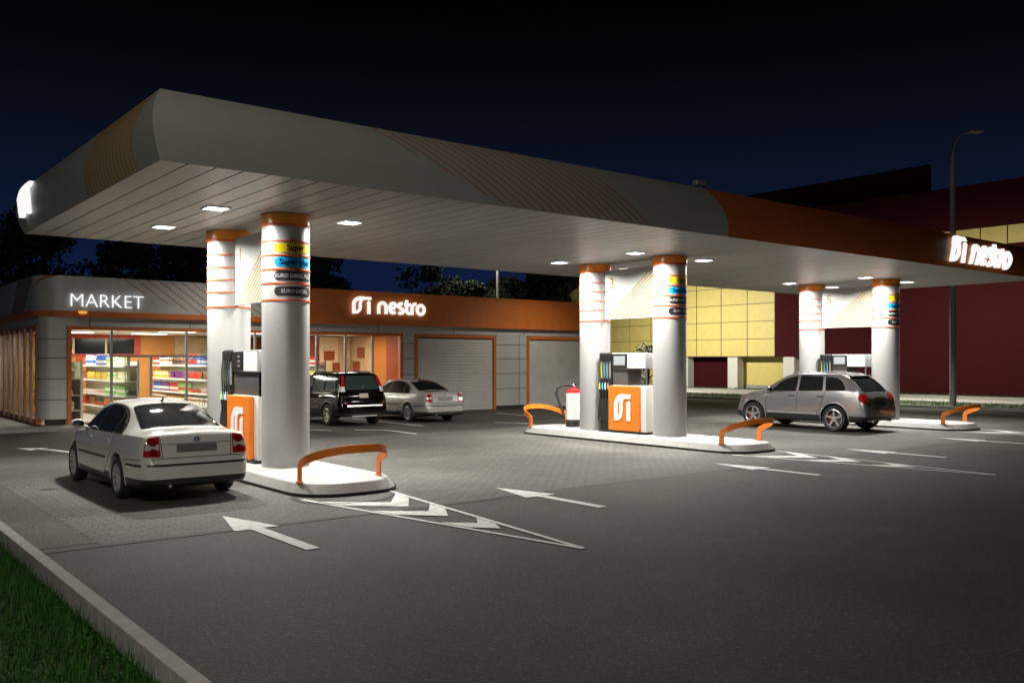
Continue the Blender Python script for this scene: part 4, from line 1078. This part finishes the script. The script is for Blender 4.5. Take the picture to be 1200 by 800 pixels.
# interior shell
wall_o = mat('inside orange wall', (.6,.25,.06), .6, var=.06, vscale=2)
tile = mat('floor tile', (.42,.40,.36), .3, var=.08, vscale=2)
b = MB(); b.box(SX0+.14,19.3,SY+.14,SYB-.02,.02,.10); b.build('shop_floor', tile, shop)
b = MB(); b.box(SX0+.14,19.3,SY+.26,SYB,3.14,3.16); b.build('shop_ceiling', mat('inside ceiling', (.75,.73,.68), .7), shop)
b = MB(); b.box(SX0+.14,19.3,SYB-.02,SYB+.2,.10,3.14); b.build('inside_back_wall', wall_o, shop)
b = MB(); b.box(19.2,19.3,SY+.26,SYB-.03,.1,3.14); b.build('inside_side_wall', mat('inside red wall', (.4,.07,.02), .5, var=.1), shop)
b = MB(); b.box(SX0+.02,SX0+.2,40.0,44,0,3.2); b.build('rear_wall', cladding, shop)
# dark back windows in a red frame
redf = mat('inside red frame', (.42,.04,.02), .45)
b = MB(); yy = SYB-.08
for q in ((7.6,11.35,2.98,3.12),(7.6,11.35,2.25,2.36),(7.6,7.75,2.361,2.979),(11.1,11.35,2.361,2.979)): b.box(q[0],q[1],yy,SYB-.022,q[2],q[3])
bf = b.build('back_window_frame', redf, shop)
b = MB(); b.box(7.751,11.099,yy+.03,yy+.04,2.361,2.979); b.build('dark_pane', mat('dark pane', (.01,.012,.012), .12), bf)
b = MB()
for x in (8.78,10.0): b.box(x-.04,x+.04,yy-.005,yy+.028,2.361,2.979)
b.build('post', mat('cream post', (.6,.5,.3), .5), bf)
# timber and red wall panels at the far right of the interior
pm = [mat('timber panel', (.5,.32,.18), .35, var=.15, vscale=3), mat('red brown panel', (.26,.05,.018), .3, var=.1), mat('pale timber', (.62,.45,.27), .4, var=.12, vscale=4), mat('orange brown panel', (.42,.14,.03), .35, var=.08)]
seq = [(12.75,14.2,2),(14.25,16.6,3),(16.6,18.0,1),(18.0,18.9,3)]
b = MB()
for x0, x1, m in seq: b.box(x0+.01,x1-.01,SYB-.09,SYB-.03,.1,3.1,m)
b.build('wall_panel', pm, shop)
b = MB()
for y0, y1, m in ((31.0,32.2,1),(32.2,33.4,3),(33.4,35.4,0),(35.4,36.6,2),(36.6,38.6,1)): b.box(19.13,19.195,y0+.01,y1-.01,.1,3.1,m)
for y0, z0, m in ((34.0,2.2,1),(34.4,1.6,1),(35.6,2.3,3)): b.box(19.10,19.128,y0,y0+.6,z0,z0+.45,m)
b.build('side_panel', pm, shop)
# free-standing inner partition wall, timber
t = thing('timber_partition', 'reddish timber partition with pale boards behind the right shop windows', 'partition', (18.2,35.2,.1))
b = MB()
for i, (x0, x1, m) in enumerate(((-2.3,-1.5,3),(-1.5,-.6,1),(-.6,.3,2),(.3,.9,0))): b.box(x0,x1-.01,-.04,.04,0,3.0,m)
b.box(-.4,.1,-.07,-.045,2.0,2.4,1); b.box(.0,.35,-.07,-.045,1.5,1.9,1); b.build('boards', pm, t)
# interior ceiling lights
t0 = None
for (x, y, lab) in ((8.2,32.6,'left front'),(8.2,36.2,'left rear'),(11.0,33.2,'middle front'),(11.0,36.6,'middle rear'),(14.2,33.2,'right of middle'),(17.4,32.6,'right front'),(6.75,33.2,'by the side window'),(6.75,36.8,'far left rear')):
    t = thing('shop_light', 'white light panel in the shop ceiling, %s' % lab, 'light', (x, y, 3.13), 'light panels in the shop ceiling')
    b = MB(); b.box(-.6,.6,-.3,.3,-.01,.0); b.build('diffuser', emat('shop diffuser', (1,.95,.85), 5), t)
    la = bpy.data.lights.new('shop_lamp', 'AREA'); la.energy = (125 if x > 7 else 10); la.size = 1.0; la.color = (1,.93,.8)
    lo = bpy.data.objects.new('shop_lamp', la); col.objects.link(lo); lo.location = (0, 0, -.03); lo.parent = t
# pavement in front of the shop
b = MB(); b.box(-6,12.6,29.25,30.42,-.05,.10,0,.015); b.box(2.3,5.8,30.421,46,-.05,.098); struct(b.build('shop_pavement', concrete))
# shelving with goods
shelf_w = mat('shelf white', (.75,.75,.72), .4)
rg = random.Random(11)
GOODS = {}
def good(kind, c, c2=None):
    key = (kind, c)
    if key in GOODS: return GOODS[key]
    m = mat('pack %s %s' % (kind, str(c)), c, .4); m2 = mat('pack trim %s' % str(c2), c2 or (.8,.78,.7), .4)
    b = MB()
    if kind == 'bottle': b.lathe([(.042,0),(.045,.02),(.045,.17),(.03,.22),(.016,.25),(.016,.29)], 12); b.lathe([(.046,.06),(.046,.14)], 12, m=1, cap=False); b.lathe([(.018,.285),(.018,.31)], 10, m=1)
    elif kind == 'carton': b.box(-.05,.05,-.055,.055,0,.24,0,.006); b.box(-.0515,.0515,-.0565,.0565,.08,.15,1)
    elif kind == 'can': b.lathe([(.045,0),(.05,.008),(.05,.13),(.045,.14)], 14); b.lathe([(.0505,.04),(.0505,.10)], 14, m=1, cap=False)
    elif kind == 'bag':
        bm = bmesh.new(); bmesh.ops.create_cube(bm, size=1); bmesh.ops.subdivide_edges(bm, edges=bm.edges[:], cuts=3, use_grid_fill=True)
        for v in bm.verts:
            x, y, z = v.co; k = (1-(2*z)**4*.75)*(1-(2*y)**4*.4); v.co = Vector((x*.10*k, y*.17, z*.22+.11))
        b.bm(bm, 0, True); b.box(-.046,.046,-.05,.05,.07,.15,1)
    else: b.box(-.09,.09,-.075,.075,0,.22,0,.005); b.box(-.0915,.0915,-.0765,.0765,.11,.17,1)
    me_o = b.build(kind, [m, m2]); me = me_o.data; bpy.data.objects.remove(me_o); GOODS[key] = me
    return me
NAMES = dict(bottle='drink_bottle', carton='drink_carton', can='food_can', bag='snack_bag', box='grocery_box')
def shelf_unit(x, y0, y1, label, rows, zs):
    t = thing('shelf_rack', label, 'shelf', (x, y0, .1), 'shelf racks in the shop')
    b = MB(); L = y1-y0
    b.box(.02,.05,0,L,0,1.95); b.build('back_panel', mat('rack back', (.66,.66,.56), .6), t)
    b = MB(); b.box(-.03,.03,-.03,.0,0,2.0); b.box(-.03,.03,L,L+.03,0,2.0); b.box(-.42,-.38,-.03,.0,0,.2); b.build('upright', shelf_w, t)
    for z in zs:
        b = MB(); b.box(-.42,.018,0,L,z-.03,z); b.box(-.43,-.421,0,L,z-.05,z+.02); b.build('shelf_board', shelf_w, t)
    for z, segs in zip(zs, rows):
        for (a0, a1, kind, c, c2, step, where) in segs:
            y = y0+a0*L+step/2
            nm = NAMES[kind]
            while y < y0+a1*L-step*.3:
                if rg.random() < .05: y += step; continue
                o = bpy.data.objects.new(nm, good(kind, c, c2)); col.objects.link(o)
                o.location = (x-.30+rg.uniform(-.01,.01), y, .1+z+.002); o.rotation_euler = (0,0,rg.uniform(-.06,.06)); o.scale = (1,1,1.28 if kind != 'can' else 1.0)
                tag(o, where[0], kind if kind != 'box' else 'box', where[1]); y += step*rg.uniform(1.0,1.14)
RED=(.6,.03,.02); BLU=(.03,.12,.5); GRN=(.2,.5,.14); PALE=(.62,.62,.36); YEL=(.7,.48,.08); BRN=(.3,.13,.04); WHT=(.75,.72,.66); PUR=(.18,.04,.2); ORG=(.7,.22,.04); DRK=(.05,.05,.08); PNK=(.62,.3,.26)
CN = {'red':RED,'blue':BLU,'green':GRN,'pale yellow':PALE,'yellow':YEL,'brown':BRN,'white':WHT,'purple':PUR,'orange':ORG,'dark':DRK,'pink':PNK}
KW = dict(bottle='bottle', carton='carton', can='can', bag='snack bag', box='box')
STEP = dict(bottle=.10, carton=.115, can=.112, bag=.185, box=.165)
def auto_rows(rack, plans, seed, zs):
    g = random.Random(seed); rows = []
    for lev, plan in zip(('bottom','lower','middle','top'), plans):
        n = len(plan); row = []; cuts = [0]+sorted((k+g.uniform(-.22,.22))/n for k in range(1, n))+[1]
        for k, (cn, c2, kind) in enumerate(plan):
            row.append((cuts[k], cuts[k+1], kind, CN[cn], CN[c2], STEP[kind], ('%s and %s %s, %s shelf of %s' % (cn, c2, KW[kind], lev, rack), '%s and %s %ss, %s shelf of %s' % (cn, c2, KW[kind], lev, rack))))
        rows.append(row)
    return rows
ZS = (.36,.80,1.30,1.82)
shelf_unit(9.1, 31.5, 38.2, 'white shelf rack with green and pale yellow packs behind the left shop window', auto_rows('the leftmost shop rack', [
  [('green','white','box'),('orange','red','bag'),('brown','red','can'),('brown','yellow','bag'),('red','brown','box')],
  [('green','white','carton'),('green','pale yellow','box'),('white','pink','can'),('pink','white','can'),('red','white','can')],
  [('pale yellow','white','carton'),('pale yellow','green','box'),('yellow','brown','bag'),('yellow','white','bag'),('brown','yellow','bag')],
  [('pale yellow','dark','carton'),('pale yellow','yellow','box'),('blue','white','bottle'),('white','blue','bottle'),('red','yellow','box')]], 1, ZS), ZS)
shelf_unit(11.9, 31.6, 38.0, 'white shelf rack with bottles and bags behind the middle shop window', auto_rows('the second shop rack', [
  [('white','brown','box'),('brown','white','box'),('white','red','box')],
  [('white','red','can'),('brown','white','can'),('green','red','bottle'),('red','white','bottle'),('purple','white','bottle'),('blue','red','bottle')],
  [('brown','red','bag'),('red','brown','bag'),('purple','red','bag'),('purple','dark','bag'),('yellow','white','box'),('yellow','brown','box')],
  [('blue','red','bottle'),('dark','red','bottle'),('brown','dark','bottle'),('white','pink','box'),('red','white','carton')]], 2, ZS), ZS)
shelf_unit(16.1, 31.7, 36.6, 'white shelf rack with red and yellow packs beside the timber partition', auto_rows('the rack by the partition', [
  [('white','yellow','box')], [('pale yellow','red','can'),('white','red','can')], [('yellow','red','bag'),('brown','red','bag')],
  [('red','white','carton'),('white','pale yellow','box'),('pale yellow','yellow','carton')]], 3, ZS), ZS)
shelf_unit(7.5, 32.2, 37.5, 'white shelf rack with pale goods behind the barred side window', auto_rows('the side window rack', [
  [('pale yellow','brown','box'),('brown','white','box')], [('white','green','can'),('white','brown','can')], [('pale yellow','white','box'),('white','pale yellow','box')]], 4, (.36,.85,1.4)), (.36,.85,1.4))
# red and white cone-shaped display
t = thing('display_cone', 'red and white cone shaped display top behind the side window bars', 'display', (6.95,33.6,.1))
b = MB(); b.lathe([(.04,0),(.04,2.28)], 10); b.lathe([(.25,0),(.25,.03)], 20); b.build('stand', alu, t)
b = MB()
for i in range(6): b.lathe([(.62-.1*i,2.28+.08*i),(.52-.1*i,2.36+.08*i)], 24, m=(0 if i % 3 != 1 else 1), cap=False)
b.build('cone', [mat('cone red', (.5,.02,.02), .5), white], t)

# shop signs
t = thing('market_sign', 'glowing white MARKET lettering on the grey shop fascia', 'sign', (7.82, SY-.2, 4.0))
vs, fs = text_geo('MARKET', .60, .02, offset=-.010); b = MB(); b.add([(v[0]*.98, -v[2]-.03, v[1]*1.0-.06) for v in vs], fs); b.build('lettering', emat('market letters', (1,1,1), 1.05), t, fix=False)
t = thing('shop_sign', 'glowing white emblem and lettering on the orange shop fascia', 'sign', (16.5, SY-.2, 3.8))
fl = lambda u, v, q: (u, .05-q, v)
b = MB(); emblem(b, .84, .66, .07, .12, fl, sw=.2, oy=.06, ox=-.02); b.build('emblem', wtext, t)
b = MB(); nestro_word(b, 1.08, .74, .07, .12, fl, oy=.08); b.build('lettering', wtext, t)
t = thing('wall_lamp', 'small amber lamp under the MARKET lettering', 'lamp', (7.1, SY-.2, 3.60))
b = MB(); b.lathe([(.0,-.06),(.10,-.05),(.14,0),(.12,.03)], 16); b.build('shade', emat('amber lens', (1,.45,.1), .8), t)

# ------------------------------------------------------------------ big building on the right
hall = thing('red_hall', 'large dark red hall with yellow panelled corner and yellow window band', 'building', (0,0,0))
WX = 51.5
b = MB(); b.box(WX,80,-45,34.0,.0,8.42); b.box(WX+.25,80,-45,60,8.421,9.46); b.box(WX,80,-45,60,9.461,11.9); b.box(WX,80,34.001,36.2,2.35,8.42); b.box(WX+.06,80,36.201,60,2.36,8.42)
b.build('wall', dark_red, hall)
b = MB(); b.box(54.5,54.9,27.3,62,11.9,14.1); b.build('upper_block', dark_red, hall)
b = MB(); y = 36.2
while y < 59: 
    z = 2.35
    while z < 8.3: b.box(WX-.02,WX+.05,y+.035,y+2.2,z+.03,min(z+1.19,8.41)); z += 1.2
    y += 2.23
b.build('yellow_panels', yellow, hall)
b = MB(); b.box(WX,WX+.055,36.201,60,2.34,8.415); b.build('panel_backing', joint_m, hall)
b = MB(); y = -40.0
while y < 33.8: b.box(WX+.17,WX+.24,y+.03,y+1.40,8.45,9.44); y += 1.43
b.build('yellow_band', yellow, hall)
b = MB(); b.box(52.45,52.8,34.01,60,.1,2.35); b.build('recessed_wall', yellow, hall)
b = MB(); b.box(52.38,52.44,40.75,47,.14,2.34); b.build('dark_door', dark_red, hall)
b = MB(); b.box(52.40,52.449,34.02,40.7,.05,.38); b.build('recess_plinth', concrete, hall)
for y in (35.2,39.75,44.2,49.0): 
    b = MB(); b.box(WX+.08,WX+.75,y-.42,y+.42,.1,2.34); b.build('pillar', mat('pale pillar', (.6,.6,.56), .6), hall)

# ------------------------------------------------------------------ street lamps and poles
galv = mat('galvanised post', (.32,.32,.28), .6, .2, var=.12, vscale=6)
def street_lamp(loc, label, H, az, lit, pm=None, aim=None):
    t = thing('street_lamp', label, 'street lamp', loc, 'street lamps')
    b = MB(); k_ = .78 if pm is None else .55
    b.lathe([(.19*k_,0),(.19*k_,.5),(.17*k_,.55),(.15*k_,H*.87),(.10,H*.875),(.09,H-1.2)], 14); b.lathe([(.24,0),(.24,.05)], 14); b.build('post', pm or galv, t)
    d = (math.cos(az), math.sin(az)); b = MB(); pts = []
    for i in range(9):
        a = R(90*i/8); pts.append((d[0]*.6*(1-math.cos(a)), d[1]*.6*(1-math.cos(a)), H-1.25+1.1*math.sin(a)))
    pts.append((d[0]*.8, d[1]*.8, H-.12)); b.tube(pts, .05, 8); b.build('arm', galv, t)
    b = MB(); vs = []
    for s, wd, hh in ((.66,.06,.06),(.78,.13,.10),(1.08,.16,.12),(1.3,.08,.06)):
        for k in range(8):
            a = 2*PI*k/8; vs.append((d[0]*s-d[1]*wd*math.cos(a), d[1]*s+d[0]*wd*math.cos(a), H-.10+hh*math.sin(a)*(1 if math.sin(a) > 0 else .6)))
    b.add(vs, [(r*8+k, r*8+(k+1) % 8, (r+1)*8+(k+1) % 8, (r+1)*8+k) for r in range(3) for k in range(8)]+[tuple(range(8)), tuple(range(24, 32))], 0, True); hd = b.build('head', galv, t)
    b = MB(); b.lathe([(.0,-.07),(.10,-.05),(.12,0)], 12, (d[0]*1.02, d[1]*1.02, H-.15)); b.build('lens', emat('lamp lens', (1,.9,.65), 20) if lit else mat('dark lens', (.3,.3,.27), .2), hd)
    if lit:
        la = bpy.data.lights.new('street_bulb', 'SPOT'); la.energy = lit; la.spot_size = R(150 if not 6.6 < H < 7 else 172); la.spot_blend = .8; la.shadow_soft_size = .15; la.color = (1,.94,.82)
        lo = bpy.data.objects.new('street_bulb', la); col.objects.link(lo); lo.parent = t; lo.location = (d[0]*1.02, d[1]*1.02, H-.26); lo.rotation_euler = (R(30)*-d[1] if False else 0, R(-36) if 6.6 < H < 7 else 0, 0)
        if aim: lo.rotation_euler = (Vector(aim)-Vector(loc)-lo.location).to_track_quat('-Z', 'Y').to_euler()
    return t
street_lamp((39.75,18.8,.1), 'tall unlit street lamp standing in the grass verge in front of the dark red wall', 12.1, R(-38.6), 0)
street_lamp((40.3,41.0,.1), 'added unseen lamp behind the middle pump island, lighting the yellow hall', 6.8, 0, 9000)  # added lamp, kept out of sight, to brighten the yellow panels
street_lamp((40.3,22.4,.1), 'added unseen lamp behind the farthest pump island, lighting the red hall', 6.8, 0, 6000)  # second added lamp for the hall wall, out of sight
street_lamp((-4.0,1.0,-.05), 'added out-of-frame fill lamp on the near grass verge', 9.0, R(30), 2600, None, (12.0,11.5,3.5))  # added outside the frame to light the foreground and canopy fascia
street_lamp((-5.0,22.5,-.05), 'added out-of-frame fill lamp farther along the grass verge', 8.0, R(0), 1500)  # added outside the frame to brighten the white car's left side
street_lamp((25.2,26.0,0), 'added unseen fill lamp behind the rear column of the middle island', 6.5, R(90), 700)  # added to light the shutters and shop front, not visible itself
street_lamp((11.86,26.0,0), 'added unseen fill lamp behind the front column of the nearest island', 6.5, R(90), 700)  # added to light the left part of the shop front, hidden from view
street_lamp((31.1,40.2,-.02), 'white street lamp post rising behind the orange shop fascia', 9.0, R(200), 350, mat('white post', (.8,.8,.8), .4))

# ------------------------------------------------------------------ trees
leafA = mat('leaf dark', (.028,.045,.018), .7); leafB = mat('leaf mid', (.045,.07,.025), .7); leafC = mat('leaf deep', (.018,.032,.014), .8)
bark = mat('bark', (.06,.045,.03), .9, var=.3, vscale=20)
def tree(x, y, H, rad, seed, label, n=6500, base=.28, name='broadleaf_tree', leaf=.30):
    g = random.Random(seed); t = thing(name, label, 'tree', (x, y, -.03), 'trees behind the shop' if y > 35 else None)
    b = MB(); b.tube([(0,0,0),(.05,.02,H*.25),(g.uniform(-.2,.2),g.uniform(-.2,.2),H*.6),(0,0,H*.85)], [.05*rad+.1,.04*rad+.08,.07,.03], 10)
    cl = []
    for i in range(46):
        a = g.uniform(0, 2*PI); u = g.random(); zz = H*(base+(1-base)*u); pr = math.sin(PI*min(1, .12+.83*u))**.7
        r = rad*pr*g.uniform(.35,1.0); c = Vector((r*math.cos(a), r*math.sin(a), min(zz, H-.4))); cl.append((c, rad*g.uniform(.26,.44)))
        if i % 2 == 0: b.tube([(0,0,max(H*.2, zz*.65)), (c.x*.5, c.y*.5, zz*.82), tuple(c)], [.06,.04,.015], 6)
    cl.append((Vector((0,0,H-.45)), rad*.28))
    b.build('trunk', bark, t)
    b = MB()
    for i in range(n):
        c, r = g.choice(cl); v = Vector((g.gauss(0,1), g.gauss(0,1), g.gauss(0,1))).normalized()*r*g.uniform(.45,1.08); v.z *= .8
        p = c+v; nrm = Vector((g.gauss(0,1), g.gauss(0,1), g.gauss(.4,1))).normalized(); a = nrm.orthogonal().normalized(); d = nrm.cross(a); s = leaf*g.uniform(.6,1.3)
        b.add([p-a*s*.5, p+d*s*.5, p+a*s*.5+nrm*s*.2, p-d*s*.5], [(0,1,2,3)], g.choice((0,0,1,2)))
    b.build('crown', [leafA, leafB, leafC], t, fix=False)
TR = [(9.6,54,9.6,3.6,'black leafy tree at the far left behind the shop'),(5.2,52,8.2,3.2,'dark tree at the left edge of the frame'),(14.3,52.5,8.7,2.4,'dark pointed tree behind the MARKET lettering'),(17.6,51.5,8.6,3.4,'broad dark tree between MARKET lettering and rear column'),
      (23.6,47.5,8.3,2.3,'dark tree just right of the nearest column'),(27.6,41.9,7.35,2.2,'lit round tree above the glowing shop sign'),(29.9,40.9,6.7,1.2,'small slim tree left of the white pole'),(33.0,41.8,7.0,1.6,'small round tree right of the white pole'),(37.0,43.0,7.9,2.4,'dark tree beside the middle rear column')]
for i, (x, y, H, r, lab) in enumerate(TR): tree(x, y, H, r, 40+i, lab, n=(10000 if i in (5,6,7) else 7500), leaf=(.19 if i in (5,6,7) else .27))
tree(41.6,38.6,3.15,1.35,77,'leafy green shrub seen above and below the pump head, by the yellow wall', 1600, .05, 'leafy_shrub', .13)

# ------------------------------------------------------------------ sky, camera, view
w = bpy.data.worlds.new('World'); sc.world = w; w.use_nodes = True; nt = w.node_tree
bg = nt.nodes['Background']; tc = nt.nodes.new('ShaderNodeTexCoord'); sp = nt.nodes.new('ShaderNodeSeparateXYZ'); rp = nt.nodes.new('ShaderNodeValToRGB')
nt.links.new(tc.outputs['Generated'], sp.inputs[0]); nt.links.new(sp.outputs['Z'], rp.inputs['Fac']); nt.links.new(rp.outputs['Color'], bg.inputs['Color'])
e = rp.color_ramp.elements; e[0].position = 0; e[0].color = (.0048,.0115,.043,1); e[1].position = 1; e[1].color = (.0008,.001,.0016,1)
for p_, c_ in ((.10,(.0042,.0100,.037)), (.18,(.0032,.0064,.019)), (.25,(.0028,.0040,.0082)), (.31,(.0013,.0016,.0022)), (.36,(.0004,.0004,.0005))):
    q = rp.color_ramp.elements.new(p_); q.color = (*c_, 1)
bg.inputs['Strength'].default_value = 1.0

cam = bpy.data.cameras.new('camera'); co = bpy.data.objects.new('camera', cam); col.objects.link(co); sc.camera = co
co.location = (0, 0, 2.1); co.rotation_euler = (R(90), 0, R(51.36-90)); cam.lens = 1057/1200*36; cam.sensor_width = 36; cam.shift_y = 22/1200; cam.clip_end = 2000; cam.clip_start = .05
sc.view_settings.view_transform = 'Standard'; sc.view_settings.look = 'None'; sc.view_settings.exposure = 0; sc.view_settings.gamma = 1
sc.cycles.use_denoising = True; sc.cycles.max_bounces = 7; sc.cycles.diffuse_bounces = 4; sc.cycles.glossy_bounces = 3; sc.cycles.transparent_max_bounces = 10
sc.cycles.sample_clamp_indirect = 4; sc.cycles.caustics_reflective = False; sc.cycles.caustics_refractive = False
